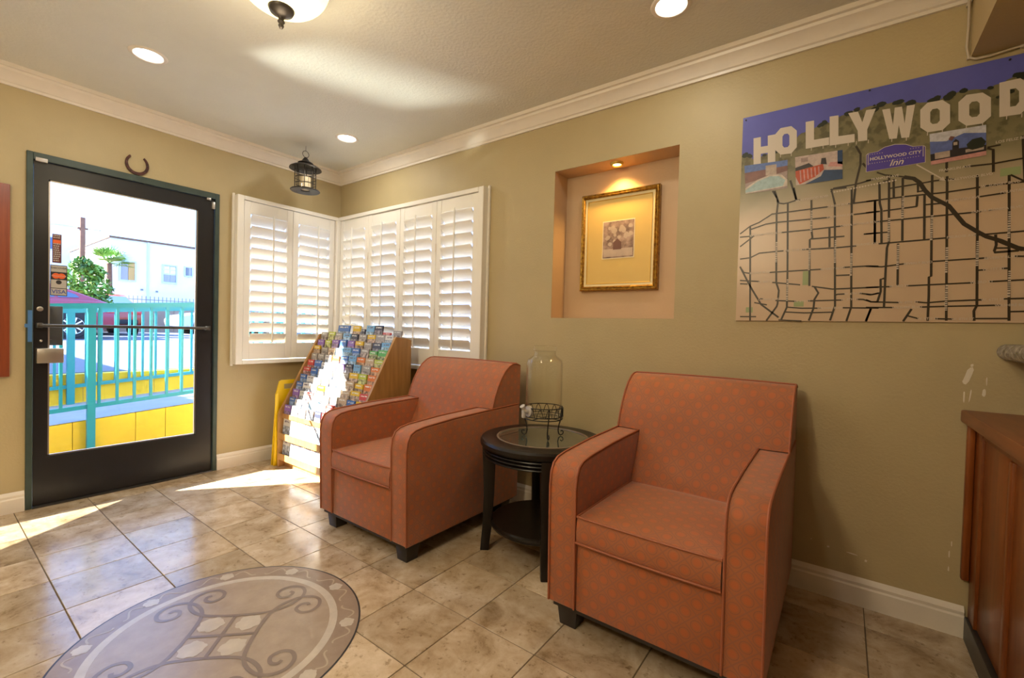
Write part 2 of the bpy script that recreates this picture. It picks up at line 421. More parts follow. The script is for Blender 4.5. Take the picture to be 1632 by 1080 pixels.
# floor of travertine tiles over grout
floor = struct(MB().box(-0.1, RX, RY, 0, -0.08, -0.0025).build('floor', M['grout']))
TX, TY, TS = 1.955, -1.657, 0.298
MC, MR = (1.955, -1.66), 0.452
def tile_mesh(sx, sy):
    g = 0.0017
    return MB().box(-sx / 2 + g, sx / 2 - g, -sy / 2 + g, sy / 2 - g, -0.009, 0.0)
full = None
for i in range(-7, 13):
    for j in range(-10, 7):
        x0, y0 = TX + i * TS, TY + j * TS
        x1, y1 = x0 + TS, y0 + TS
        x0, x1, y0, y1 = max(x0, -0.03 if (DY0 < (y0 + y1) / 2 < DY1) else 0), min(x1, RX), max(y0, RY), min(y1, 0)
        if x1 - x0 < 0.02 or y1 - y0 < 0.02: continue
        if max(math.hypot(x - MC[0], y - MC[1]) for x in (x0, x1) for y in (y0, y1)) < MR: continue
        ctr = ((x0 + x1) / 2, (y0 + y1) / 2, 0)
        if abs(x1 - x0 - TS) < 1e-4 and abs(y1 - y0 - TS) < 1e-4:
            if full is None:
                full = tile_mesh(TS, TS).build('tile', M['tile'], floor, bevel=0.0012, seg=1); full.location = ctr
            else: share(full, 'tile', floor, ctr)
        else:
            o = tile_mesh(x1 - x0, y1 - y0).build('tile', M['tile'], floor); o.location = ctr
# round stone medallion let into the floor
M['med'] = mat('medallion_stone', (0.40, 0.32, 0.25), 0.3, col2=(0.34, 0.265, 0.20), scale=14, bump=0.08)
M['medrim'] = mat('medallion_border_stone', (0.33, 0.25, 0.19), 0.3, col2=(0.28, 0.205, 0.155), scale=14)
M['medline'] = mat('grey_inlay', (0.23, 0.175, 0.145), 0.32, var=0.1, scale=20)
M['medwhite'] = mat('white_marble_inlay', (0.56, 0.50, 0.43), 0.28, var=0.12, scale=20)
M['medgold'] = mat('pale_vine_inlay', (0.44, 0.36, 0.27), 0.3)
med = MB().lathe([(0, 0.0012), (0.345, 0.0012)], 72).build('medallion', M['med'], floor)
med.location = (MC[0], MC[1], 0)
MB().lathe([(0.372, 0.0012), (0.447, 0.0012), (0.447, -0.005)], 72).build('border', M['medrim'], med)
MB().lathe([(0.447, 0.0006), (0.4535, 0.0006)], 96).build('outer_joint', M['plinth'], med)
MB().lathe([(0.345, 0.0014), (0.372, 0.0014)], 96).build('white_ring', M['medwhite'], med)
def e12(a, b):  # pattern axes lie on the tile diagonals
    k = math.sqrt(0.5)
    return (k * (a + b), k * (a - b))
def smooth_path(P, n=6):
    out = []
    for i in range(len(P) - 1):
        p0, p1, p2, p3 = (Vector(P[max(0, min(len(P) - 1, i + d))]) for d in (-1, 0, 1, 2))
        for q in range(n):
            t = q / n
            out.append(tuple(0.5 * ((2 * p1) + (p2 - p0) * t + (2 * p0 - 5 * p1 + 4 * p2 - p3) * t * t + (3 * p1 - p0 - 3 * p2 + p3) * t ** 3)))
    return out + [tuple(P[-1])]
def scroll_side(rot):
    R_ = Matrix.Rotation(rot, 2)
    horn = [(0.05, 0.110), (0.11, 0.118), (0.158, 0.142), (0.195, 0.185), (0.203, 0.232), (0.182, 0.270), (0.142, 0.281), (0.108, 0.262), (0.102, 0.228), (0.124, 0.204), (0.152, 0.212), (0.158, 0.234), (0.144, 0.244)]
    path = [(-a, b) for a, b in horn[::-1]] + [(0, 0.109)] + horn
    return [e12(*(R_ @ Vector(p))) for p in smooth_path(path)]
for k in range(4):
    MB().ribbon(scroll_side(k * PI / 2), 0.0135, 0, 0.0020 + 0.0001 * k).build('scroll', M['medline'], med)
for k in range(2):
    a = [e12(-0.112 + 0.224 * q / 6, 0) if k == 0 else e12(0, -0.112 + 0.224 * q / 6) for q in range(7)]
    MB().ribbon(a, 0.012, 0, 0.0025 + 0.0001 * k).build('cross_bar', M['medline'], med)
def blossom(cx, cy, r, ph):
    m_ = MB(); n_ = 28; ring = []
    for q in range(n_):
        a = 2 * PI * q / n_
        rr = r * (0.95 + 0.07 * math.sin(5 * a + ph) + 0.06 * math.sin(9 * a + 2 * ph))
        ring.append((cx + rr * math.cos(a), cy + rr * math.sin(a), 0.0021))
    for q in range(n_): m_.quad((cx, cy, 0.0021), ring[q], ring[(q + 1) % n_])
    return m_
for k in range(4):
    c_ = e12(0.062 * (1 if k in (0, 3) else -1), 0.062 * (1 if k < 2 else -1))
    blossom(c_[0], c_[1], 0.042, k * 1.7).build('blossom', M['medwhite'], med)
for k in range(10):
    a = 2 * PI * (k + 0.35) / 10
    blossom(0.409 * math.cos(a), 0.409 * math.sin(a), 0.026, k).build('blossom', M['medwhite'], med)
    v_ = MB()
    for sg in (-1, 1):
        pth = []
        for q in range(26):
            t = q / 25
            aa = a + sg * (0.07 + 0.2 * t)
            rr = 0.409 + 0.020 * math.sin(t * 1.7 * PI)
            pth.append((rr * math.cos(aa), rr * math.sin(aa)))
        v_.ribbon(pth, 0.006, 0, 0.0018)
    v_.build('vine', M['medgold'], med)

# crown moulding and baseboards
def crown_profile(): return [(0, 2.313), (0.012, 2.313), (0.014, 2.325), (0.022, 2.330), (0.030, 2.345), (0.048, 2.368), (0.060, 2.376), (0.064, 2.388), (0.076, 2.391), (0.078, ZC), (0, ZC)]
struct(MB().prism(crown_profile(), 1, RY, -0.001).build('trim_1', M['trim'], smooth=0.5))
struct(MB().prism([(-a, b) for a, b in crown_profile()], 0, 0.001, 3.975).build('trim_2', M['trim'], smooth=0.5))
def base_profile(): return [(0.0005, 0), (0.017, 0), (0.017, 0.075), (0.013, 0.082), (0.014, 0.094), (0.008, 0.104), (0.0005, 0.112)]
struct(MB().prism(base_profile(), 1, RY, DY0 - 0.002).build('baseboard_left', M['trim'], smooth=0.5))
struct(MB().prism(base_profile(), 1, DY1 + 0.002, -0.02).build('baseboard_front', M['trim'], smooth=0.5))
struct(MB().prism([(-a, b) for a, b in base_profile()], 0, 0.02, 4.03).build('baseboard_right', M['trim'], smooth=0.5))
# chipped paint on the right-hand wall
def chip(x, z, wd, h, sk=0.0, seed=0):
    rnd_ = random.Random(seed); p = []
    for q in range(10):
        a = 2 * PI * q / 10; k = rnd_.uniform(0.75, 1.1)
        zz = h / 2 * math.sin(a) * k
        p.append((x + wd / 2 * math.copysign(min(1, abs(math.cos(a)) * 1.3), math.cos(a)) * k + sk * zz, z + zz))
    MB().prism(p, 1, -0.0008, 0.001).build('paint_chip', M['chip'], wall_right)
for q, a in enumerate([(4.012, 0.957, 0.017, 0.075, 0.25), (4.021, 0.995, 0.008, 0.012), (4.004, 0.88, 0.004, 0.05), (4.02, 0.885, 0.004, 0.05, .1), (4.055, 0.90, 0.01, 0.03), (4.06, 0.94, 0.003, 0.03), (3.62, 0.205, 0.008, 0.008), (3.70, 0.2, 0.03, 0.006, -3.5), (3.745, 0.185, 0.008, 0.01), (3.985, 0.235, 0.004, 0.02), (3.985, 0.29, 0.004, 0.03), (3.99, 0.33, 0.003, 0.02), (1.0 + 2.02, 0.21, 0.004, 0.008), (3.56, 0.22, 0.004, 0.006)]):
    chip(*a, seed=q) if len(a) == 5 else chip(*a, 0.0, seed=q)

# boxed-in soffit over the desk and its cable
soff = struct(MB().box(3.978, RX - 0.001, -3.2, -0.001, 2.112, ZC - 0.0005).build('soffit', M['soffit']))
pth = [(3.957, -0.10, 2.405), (3.962, -0.085, 2.36), (3.966, -0.02, 2.31), (3.968, -0.012, 2.22), (3.966, -0.012, 2.15), (3.972, -0.012, 2.112), (3.992, -0.012, 2.100), (4.03, -0.012, 2.100), (4.08, -0.012, 2.106), (4.105, -0.012, 2.108), (4.125, -0.03, 2.109), (4.13, -0.07, 2.1095)]
cab = tag(thing('cable', 'pale cable stapled around the soffit corner above the map', 'cable'))
MB().tube(pth, 0.0042, 8).build('cord', M['cable'], cab, smooth=1)
for p in ((3.966, -0.011, 2.305), (3.974, -0.010, 2.112), (4.105, -0.011, 2.1085)):
    MB().box(p[0] - 0.006, p[0] + 0.006, p[1] - 0.004, p[1] + 0.0105, p[2] - 0.006, p[2] + 0.006).build('clip', M['cable'], cab, bevel=0.001)

# ---------------------------------------------------------------- door
d1 = thing('door_1', None, None, (0, 0, 0)); struct(d1)
fr = MB()
fr.box(-0.11, 0.012, DY0, DY0 + 0.026, 0, DZ).box(-0.11, 0.012, DY1 - 0.026, DY1, 0, DZ).box(-0.11, 0.012, DY0 + 0.026, DY1 - 0.026, DZ - 0.04, DZ)
fr = fr.build('door_frame', M['green'], d1, bevel=0.002, seg=1)
MB().box(0.012, 0.0135, -1.905, -1.888, 0.94, 1.115).build('tape', M['bluetape'], fr)
MB().box(0.012, 0.0138, -1.917, -1.888, 1.02, 1.04).build('tape', M['bluetape'], fr)
MB().box(-0.10, 0.02, DY0 + 0.026, DY1 - 0.026, -0.002, 0.008).build('threshold', M['dsteel'], d1, bevel=0.002)
LY0, LY1, LZ0, LZ1 = -1.882, -0.996, 0.010, 1.948
GY0, GY1, GZ0, GZ1 = -1.824, -1.094, 0.282, 1.858
lf = MB()
lf.box(-0.052, -0.006, LY0, GY0, LZ0, LZ1).box(-0.052, -0.006, GY1, LY1, LZ0, LZ1).box(-0.052, -0.006, GY0, GY1, LZ0, GZ0).box(-0.052, -0.006, GY0, GY1, GZ1, LZ1)
leaf = lf.build('door_leaf', M['black'], d1)
MB().box(-0.032, -0.026, GY0 - 0.005, GY1 + 0.005, GZ0 - 0.005, GZ1 + 0.005).build('glass_pane', M['glass'], leaf)
bead = MB()
for (a, b, c_, e) in ((GY0, GY0 + 0.008, GZ0, GZ1), (GY1 - 0.008, GY1, GZ0, GZ1), (GY0, GY1, GZ0, GZ0 + 0.008), (GY0, GY1, GZ1 - 0.008, GZ1)):
    bead.box(-0.024, -0.014, a, b, c_, e)
bead.build('glazing_bead', M['steel'], leaf)
pb = MB().tube([(0.045, -1.862, 1.032), (0.045, -1.04, 1.032)], 0.0095, 12).build('push_bar', M['dsteel'], leaf, smooth=1)
for y in (-1.862, -1.04): MB().box(-0.006, 0.052, y - 0.012, y + 0.012, 1.018, 1.046).build('bracket', M['dsteel'], pb, bevel=0.003)
MB().box(-0.006, 0.040, -1.872, -1.765, 0.820, 0.902).build('latch_box', M['steel'], leaf, bevel=0.002)
ph_ = MB().box(-0.095, -0.085, -1.812, -1.752, 0.915, 1.145).build('pull_plate', M['dsteel'], leaf, bevel=0.002)
for z in (0.94, 1.12): MB().box(-0.086, -0.0525, -1.812, -1.80, z - 0.01, z + 0.01).build('pull_standoff', M['dsteel'], ph_)
lk = MB().lathe([(0, 0.002), (0.0075, 0.002), (0.0085, -0.004), (0.0135, -0.005), (0.0135, -0.012)], 24, (0, -1.856, 1.125), ax=0).build('lock_cylinder', M['steel'], leaf, smooth=0.5)
MB().lathe([(0, 0.006), (0.006, 0.004), (0.008, -0.008)], 16, (0, -1.852, 0.945), ax=0).build('thumb_knob', M['steel'], leaf, smooth=0.8)
MB().box(-0.008, 0.014, -1.878, -1.83, 1.945, 1.966).build('door_contact', M['spigot'], leaf, bevel=0.002)
MB().box(-0.006, 0.010, -1.045, -1.02, 1.935, 1.955).build('pivot_hinge', M['steel'], leaf, bevel=0.002)
MB().box(-0.01, 0.012, -1.012, -0.995, 1.88, 1.93).build('pivot_hinge', M['steel'], leaf, bevel=0.002)
# stickers on the glass
def gp(y0, z0):
    return lambda a, b: (-0.0245, y0 + a, z0 + b)
M['stk_red'] = mat('sticker_maroon', (0.12, 0.028, 0.03), 0.5)
M['stk_white'] = mat('sticker_white', (0.45, 0.42, 0.38), 0.5)
M['stk_ink'] = mat('sticker_black', (0.02, 0.02, 0.025), 0.5)
M['stk_orange'] = mat('sticker_orange', (0.75, 0.12, 0.02), 0.5)
M['stk_blue'] = mat('sticker_blue', (0.08, 0.1, 0.3), 0.5)
st = thing('door_notice', 'narrow maroon notice with rows of pale lettering on the door glass', 'sticker', (0, 0, 0))
MB().box(-0.0258, -0.0252, -1.806, -1.768, 1.394, 1.559).build('backing', M['stk_red'], st)
MB().box(-0.0252, -0.0248, -1.803, -1.771, 1.506, 1.526).build('orange_band', M['stk_orange'], st)
rl = MB(); rr_ = random.Random(3)
for q in range(13):
    z = 1.551 - q * 0.012
    if 1.503 < z < 1.53: continue
    x_ = -1.802
    while x_ < -1.778:
        ww = rr_.uniform(0.003, 0.009); rl.box(-0.0251, -0.0247, x_, min(x_ + ww, -1.772), z - 0.0032, z + 0.0032); x_ += ww + 0.002
rl.build('lettering', M['stk_white'], st)
cc = thing('card_sticker', 'stack of four credit card decals on the door glass', 'sticker')
MB().box(-0.0258, -0.0252, -1.8135, -1.7435, 1.205, 1.382).build('backing', M['stk_ink'], cc)
for z0, z1, mm in ((1.342, 1.378, 'stk_white'), (1.300, 1.338, 'stk_ink'), (1.250, 1.297, 'stk_white'), (1.209, 1.246, 'stk_white')):
    MB().box(-0.0252, -0.0248, -1.8105, -1.7465, z0, z1).build('card_panel', M[mm], cc)
text_mb(MB(), 'DISCOVER', 0.0135, gp(-1.7785, 1.364), 0.0003).build('lettering', M['stk_ink'], cc)
MB().lathe([(0, 0), (0.016, 0)], 24, (-0.0246, -1.790, 1.319), ax=0).build('disc', M['stk_orange'], cc)
MB().lathe([(0, 0), (0.016, 0)], 24, (-0.02455, -1.767, 1.319), ax=0).build('disc', M['stk_orange'], cc)
text_mb(MB(), 'MasterCard', 0.0125, lambda a, b: (-0.0244, -1.7785 + a, 1.319 + b)).build('lettering', M['stk_white'], cc)
MB().lathe([(0, 0), (0.012, 0)], 24, (-0.0246, -1.7785, 1.283), ax=0).build('oval_mark', M['stk_ink'], cc)
text_mb(MB(), 'VISA', 0.03, gp(-1.7785, 1.2275), 0.0008).build('lettering', M['stk_blue'], cc)

# ---------------------------------------------------------------- windows with shutters
w1 = thing('window_1', None, None); struct(w1)
f_ = MB().box(-0.15, -0.11, WY0, WY0 + 0.04, WZ0, WZ1).box(-0.15, -0.11, -0.10, -0.06, WZ0, WZ1).box(-0.15, -0.11, WY0, -0.06, WZ0, WZ0 + 0.04).box(-0.15, -0.11, WY0, -0.06, WZ1 - 0.04, WZ1)
f_.build('window_frame', M['trim'], w1)
MB().box(-0.134, -0.129, WY0 + 0.04, -0.10, WZ0 + 0.04, WZ1 - 0.04).build('pane', M['glass'], w1)
w2 = thing('window_2', None, None); struct(w2)
f_ = MB()
for a in (0.09, 0.86, WX1 - 0.04): f_.box(a, a + 0.04, 0.11, 0.15, WZ0, WZ1)
f_.box(0.13, WX1 - 0.04, 0.11, 0.15, WZ0, WZ0 + 0.04).box(0.13, WX1 - 0.04, 0.11, 0.15, WZ1 - 0.04, WZ1)
f_.build('window_frame', M['trim'], w2)
MB().box(0.13, 0.86, 0.129, 0.134, WZ0 + 0.04, WZ1 - 0.04).build('pane', M['glass'], w2)
MB().box(0.90, WX1 - 0.04, 0.129, 0.134, WZ0 + 0.04, WZ1 - 0.04).build('pane', M['glass'], w2)
# shutter surround on both walls and the corner post
t_ = MB().box(0.0005, 0.062, -0.868, -0.822, 0.768, 2.016).box(0.0005, 0.062, -0.822, -0.055, 1.986, 2.016).box(0.0005, 0.062, -0.822, -0.055, 0.768, 0.798).box(0.0005, 0.018, -0.884, -0.868, 0.756, 2.028)
struct(t_.build('trim_3', M['shutter'], bevel=0.003, seg=1))
t_ = MB().box(1.674, 1.720, -0.062, -0.0005, 0.768, 2.016).box(0.0625, 1.674, -0.062, -0.0005, 1.986, 2.016).box(0.0625, 1.674, -0.062, -0.0005, 0.768, 0.798).box(1.720, 1.736, -0.018, -0.0005, 0.756, 2.028)
struct(t_.build('trim_4', M['shutter'], bevel=0.003, seg=1))
struct(MB().box(0.0, 0.085, -0.082, -0.0, 0.798, 1.986).build('trim_5', M['shutter'], bevel=0.003, seg=1))
def shutter(name_label, u0, u1, origin, rz, rod):
    """panel in the plane x = along, y = out of the wall into the room is negative; local x 0..w"""
    wd = u1 - u0
    t = thing('shutter_panel', name_label, 'shutter', origin, rz, 'corner window shutters')
    st_ = 0.046; z0, z1, zo0, zo1 = 0.802, 1.983, 0.925, 1.892
    for a in (0.0015, wd - st_ - 0.0015): MB().box(a, a + st_, -0.052, -0.024, z0, z1).build('stile', M['shutter'], t, bevel=0.002, seg=1)
    MB().box(st_ + 0.0015, wd - st_ - 0.0015, -0.050, -0.026, zo1, z1).build('top_rail', M['shutter'], t, bevel=0.002, seg=1)
    MB().box(st_ + 0.0015, wd - st_ - 0.0015, -0.050, -0.026, z0, zo0).build('bottom_rail', M['shutter'], t, bevel=0.002, seg=1)
    nl = 12; sp = (zo1 - zo0) / nl; lw = wd - 2 * st_ - 0.008
    prof = []
    for q in range(14):
        a = 2 * PI * q / 14
        prof.append((0.0435 * math.cos(a), 0.0052 * math.sin(a)))
    first = None
    for k in range(nl):
        z = zo0 + (k + 0.5) * sp
        an = rad(-52 + random.uniform(-1.5, 1.5))
        loc = (wd / 2, -0.038, z)
        if first is None:
            first = MB().prism(prof, 0, -lw / 2, lw / 2).build('louver', M['shutter'], t, smooth=0.9); o = first
        else: o = share(first, 'louver', t)
        o.location = loc; o.rotation_euler = (an, 0, 0)
    MB().box(wd * rod - 0.006, wd * rod + 0.006, -0.080, -0.070, zo0 - 0.012 + sp * 0.2, zo1 + 0.012).build('tilt_rod', M['shutter'], t, bevel=0.002, seg=1)
    for z in (1.15, 1.62): MB().box(-0.002 if rod < 0.5 else wd - 0.004, 0.004 if rod < 0.5 else wd + 0.002, -0.058, -0.051, z, z + 0.06).build('hinge', M['trim'], t)
    return t
bx = [0.088, 0.484, 0.881, 1.277, 1.672]
names_r = ['white shutter panel next to the corner post, behind the brochure rack', 'second white shutter panel from the corner on the map wall', 'white shutter panel above the rack end, third from the corner', 'rightmost white shutter panel, behind the first armchair']
for q in range(4): shutter(names_r[q], bx[q], bx[q + 1], (bx[q], 0, 0), 0, 0.5)
by = [-0.820, -0.452, -0.084]
names_d = ['white shutter panel nearest the glass door, left of the corner pair', 'white shutter panel of the door wall touching the corner post']
for q in range(2): shutter(names_d[q], by[q], by[q + 1], (0, by[q], 0), PI / 2, 0.56)

# ---------------------------------------------------------------- armchairs
def make_armchair(label):
    """front at local y = 0, back towards +y, width 0.70 centred on x = 0"""
    t = thing('armchair', label, 'armchair', group='patterned lobby armchairs')
    F_ = M['fabric']; W, AW, D_ = 0.70, 0.112, 0.855
    bz = 0.088
    side = [(0.012, bz), (D_, bz), (D_, 0.640), (0.58, 0.636), (0.30, 0.630), (0.10, 0.618), (0.050, 0.610), (0.022, 0.595), (0.006, 0.565), (0.0, 0.52)]
    for sx in (-1, 1):
        x0, x1 = (-W / 2, -W / 2 + AW) if sx < 0 else (W / 2 - AW, W / 2)
        a = MB().prism(side, 0, x0, x1).build('armrest', F_, t, bevel=0.009, seg=3, smooth=0.7, uv=True)
        for xx in (x0 + 0.004, x1 - 0.004):
            p = [(xx, y, z) for y, z in [(0.010, bz + 0.005), (0.004, 0.3), (-0.001, 0.52), (0.005, 0.567), (0.021, 0.597), (0.050, 0.6125), (0.10, 0.6205), (0.30, 0.6325), (0.57, 0.6385), (D_ - 0.01, 0.642)]]
            MB().tube(p, 0.0042, 6).build('piping', M['piping'], a, smooth=1)
    fx = W / 2 - AW
    MB().box(-fx, fx, 0.016, 0.07, bz, 0.332).build('front_panel', F_, t, bevel=0.006, uv=True)
    MB().box(-fx, fx, 0.07, 0.5, 0.10, 0.32).box(-W / 2 + 0.02, W / 2 - 0.02, 0.02, D_ - 0.02, bz - 0.012, bz + 0.01).build('base', M['foot'], t)  # dark box under the seat, coloured as the shadow beneath the chair
    # seat cushion with a crowned top
    m_ = MB(); nx, ny = 16, 16; x0, x1, y0, y1 = -fx + 0.004, fx - 0.004, 0.006, 0.50
    def zt(u, v):
        e = (1 - (2 * u - 1) ** 6) * (1 - (2 * v - 1) ** 6)
        return 0.430 + 0.014 * e + 0.008 * math.sin(PI * u) * math.sin(PI * v)
    idx = {}
    for i in range(nx + 1):
        for j in range(ny + 1):
            u, v = i / nx, j / ny
            idx[i, j] = len(m_.v); m_.v.append((x0 + (x1 - x0) * u, y0 + (y1 - y0) * v - 0.006 * math.sin(PI * u) * (1 - v), zt(u, v)))
    for i in range(nx):
        for j in range(ny): m_.f.append((idx[i, j], idx[i + 1, j], idx[i + 1, j + 1], idx[i, j + 1]))
    rim = [(i, 0) for i in range(nx)] + [(nx, j) for j in range(ny)] + [(i, ny) for i in range(nx, 0, -1)] + [(0, j) for j in range(ny, 0, -1)]
    rows = [[idx[r] for r in rim]]
    cx_, cy_ = 0, (y0 + y1) / 2
    for z, ex in ((0.410, 0.008), (0.378, 0.012), (0.346, 0.008), (0.331, 0.0)):
        row = []
        for r in rim:
            x, y, _ = m_.v[idx[r]]
            dx, dy = x - cx_, y - cy_
            l_ = math.hypot(dx, dy); ey = ex if y < 0.05 else 0
            row.append(len(m_.v)); m_.v.append((x, y - ey * 0.7, z))
        rows.append(row)
    k = len(rim)
    for a, b in zip(rows, rows[1:]):
        for q in range(k): m_.f.append((a[q], a[(q + 1) % k], b[(q + 1) % k], b[q]))
    m_.f.append(tuple(rows[-1]))
    sc = m_.build('seat_cushion', F_, t, smooth=0.9, uv=True)
    pt = [m_.v[i] for i in rows[0]]
    MB().tube([(p[0], p[1] - (0.003 if p[1] < 0.05 else 0), p[2]) for p in pt], 0.0042, 6, True).build('piping', M['piping'], sc, smooth=1)
    pb_ = [m_.v[i] for i in rows[-2]]
    MB().tube([(p[0], p[1] - (0.003 if p[1] < 0.05 else 0), p[2] - 0.006) for p in pb_], 0.0038, 6, True).build('piping', M['piping'], sc, smooth=1)
    # T-shaped back, leaning and rounded over at the top
    prof = [(0.50, 0.36), (0.515, 0.43), (0.545, 0.50), (0.583, 0.58), (0.603, 0.645), (0.622, 0.70), (0.645, 0.75), (0.676, 0.80), (0.712, 0.84), (0.752, 0.868), (0.785, 0.879), (0.82, 0.880), (D_, 0.868)]
    m_ = MB()
    def slab(pr, xw, back):
        cols = 14; ids = []
        for c_ in range(cols + 1):
            u = c_ / cols; x = -xw + 2 * xw * u
            row = []
            for y, z in pr:
                uu = abs(x) / (W / 2); puff = (0.016 if z < 0.86 else 0.005) * (1 - uu ** 4)
                row.append(len(m_.v)); m_.v.append((x, y - puff, z + (0.004 * math.sin(PI * u) if z > 0.85 else 0)))
            for y, z in ((back, pr[-1][1]), (back, pr[0][1])) :
                row.append(len(m_.v)); m_.v.append((x, y, z))
            ids.append(row)
        K = len(ids[0])
        for a, b in zip(ids, ids[1:]):
            for q in range(K): m_.f.append((a[q], b[q], b[(q + 1) % K], a[(q + 1) % K]))
        m_.f.append(tuple(ids[0])); m_.f.append(tuple(reversed(ids[-1])))
        return ids
    lower = [p for p in prof if p[1] < 0.70]
    slab(lower, fx - 0.002, D_ - 0.03)
    upper = [(0.6015, 0.640)] + [p for p in prof if p[1] > 0.642]
    slab(upper, W / 2 - 0.004, D_ + 0.003)
    bk = m_.build('backrest', F_, t, smooth=0.7, uv=True)
    for sx in (-1, 1):
        MB().tube([(sx * (W / 2 - 0.005), y - 0.002, z + 0.001) for y, z in upper], 0.0042, 6).build('piping', M['piping'], bk, smooth=1)
    MB().tube([(-W / 2 + 0.005 + q * (W - 0.01) / 10, 0.815, 0.883 + 0.004 * math.sin(PI * q / 10)) for q in range(11)], 0.004, 6).build('piping', M['piping'], bk, smooth=1)
    for sx in (-1, 1):
        for y in (0.075, D_ - 0.075):
            p = MB(); cx, hw = sx * (W / 2 - 0.068), 0.042
            n_ = len(p.v)
            for z, h in ((0.0, hw * 0.78), (0.09, hw)):
                p.v += [(cx - h, y - h, z), (cx + h, y - h, z), (cx + h, y + h, z), (cx - h, y + h, z)]
            p.f += [(3, 2, 1, 0), (4, 5, 6, 7), (0, 1, 5, 4), (1, 2, 6, 5), (2, 3, 7, 6), (3, 0, 4, 7)]
            p.build('leg', M['foot'], t, bevel=0.003)
    return t
ch = make_armchair('orange patterned armchair beside the brochure rack')
c2 = copy_tree(ch)
ch.location = (1.757, -0.988, 0)
c2.location = (3.146, -0.908, 0)
c2['label'] = 'orange patterned armchair nearest the wooden counter, under the map'

# ---------------------------------------------------------------- round side table
tb = thing('side_table', 'round dark wood side table with glass inset between the armchairs', 'table', (2.47, -0.445, 0))
E_ = M['espresso']
TH, TR = 0.56, 0.305
MB().lathe([(0.222, TH - 0.012), (0.222, TH), (0.285, TH), (0.298, TH - 0.004), (TR, TH - 0.014), (TR, TH - 0.030), (0.297, TH - 0.040), (0.27, TH - 0.043), (0.222, TH - 0.043)], 64).build('table_top', E_, tb, smooth=0.5)
MB().lathe([(0, TH - 0.003), (0.2215, TH - 0.003), (0.2215, TH - 0.011), (0, TH - 0.011)], 64).build('glass_inset', M['tglass'], tb, smooth=0.5)
MB().lathe([(0.2135, TH - 0.003), (0.216, TH + 0.0012), (0.2235, TH + 0.0012), (0.226, TH)], 64).build('inset_rim', mat('worn_rim', (0.16, 0.12, 0.09), 0.35), tb, smooth=0.6)
ap = [(0.262, TH - 0.043)]
for q in range(3):
    z = TH - 0.046 - q * 0.016
    ap += [(0.276, z), (0.288, z - 0.004), (0.290, z - 0.008), (0.286, z - 0.012), (0.276, z - 0.0145)]
ap += [(0.262, TH - 0.096)]
MB().lathe(ap, 64).build('ribbed_apron', E_, tb, smooth=0.5)
MB().lathe([(0, 0.155), (0.235, 0.155), (0.243, 0.150), (0.246, 0.142), (0.243, 0.132), (0.235, 0.127), (0, 0.127)], 56).build('lower_shelf', E_, tb, smooth=0.5)
for a in (218, 308, 38, 128):
    m_ = MB(); ca, sa = math.cos(rad(a)), math.sin(rad(a))
    st0 = 0
    lev = [(0.0, 0.272, 0.021), (0.12, 0.262, 0.023), (0.28, 0.256, 0.026), (0.42, 0.258, 0.030), (0.517, 0.262, 0.032)]
    for z, r_, h in lev:
        for dx, dy in ((-h, -h), (h, -h), (h, h), (-h, h)):
            x, y = r_ + dx, dy
            m_.v.append((ca * x - sa * y, sa * x + ca * y, z))
    for q in range(len(lev) - 1):
        for k in range(4): m_.f.append((q * 4 + k, q * 4 + (k + 1) % 4, q * 4 + 4 + (k + 1) % 4, q * 4 + 4 + k))
    m_.f.append((3, 2, 1, 0)); b_ = (len(lev) - 1) * 4; m_.f.append((b_, b_ + 1, b_ + 2, b_ + 3))
    m_.build('leg', E_, tb, bevel=0.004, smooth=0.5)

# ---------------------------------------------------------------- glass dispenser on its wire stand
JX, JY = 2.462, -0.432
ws_ = thing('wire_stand', 'black wire stand with curled feet holding the glass dispenser', 'stand', (JX, JY, TH - 0.003))
def circ(r, z, n=40): return [(r * math.cos(2 * PI * q / n), r * math.sin(2 * PI * q / n), z) for q in range(n)]
for r_, z in ((0.094, 0.148), (0.096, 0.105), (0.094, 0.092)):
    MB().tube(circ(r_, z), 0.0026, 6, True).build('ring', M['wire'], ws_, smooth=1)
sp_ = MB()
for q in range(14):
    a0_ = 2 * PI * q / 14
    pp = []
    for s in range(11):
        t = s / 10; a = a0_ + 0.34 * t
        pp.append((0.096 * math.cos(a), 0.096 * math.sin(a), 0.107 + 0.038 * abs(math.sin(PI * t))))
    sp_.tube(pp, 0.0018, 5)
sp_.build('scrollwork', M['wire'], ws_, smooth=1)
MB().tube([(-0.094, 0, 0.0935), (0.094, 0, 0.0935)], 0.0024, 6).build('cross_wire', M['wire'], ws_, smooth=1)
MB().tube([(0, -0.094, 0.0935), (0, 0.094, 0.0935)], 0.0024, 6).build('cross_wire', M['wire'], ws_, smooth=1)
for a in (205, 318, 50):
    ca, sa = math.cos(rad(a)), math.sin(rad(a)); pp = []
    for r_, z in ((0.096, 0.15), (0.097, 0.11), (0.092, 0.085), (0.083, 0.055), (0.079, 0.028), (0.083, 0.010), (0.093, 0.0035), (0.104, 0.009), (0.107, 0.020), (0.099, 0.027), (0.092, 0.021)):
        pp.append((ca * r_, sa * r_, z))
    MB().tube(pp, 0.0030, 6).build('leg', M['wire'], ws_, smooth=1)
jz = TH + 0.0935
jar = thing('beverage_dispenser', 'clear glass beverage dispenser jar with a spigot on the side table', 'dispenser', (JX, JY, jz))
MB().lathe([(0, 0.003), (0.080, 0.003), (0.088, 0.012), (0.0895, 0.03), (0.0895, 0.262), (0.084, 0.283), (0.066, 0.296), (0.055, 0.303), (0.053, 0.312), (0.053, 0.325), (0.0505, 0.325), (0.0505, 0.31), (0.062, 0.293), (0.081, 0.28), (0.0862, 0.262), (0.0862, 0.03), (0.083, 0.014), (0, 0.012)], 48).build('jar', M['jar'], jar, smooth=0.6)
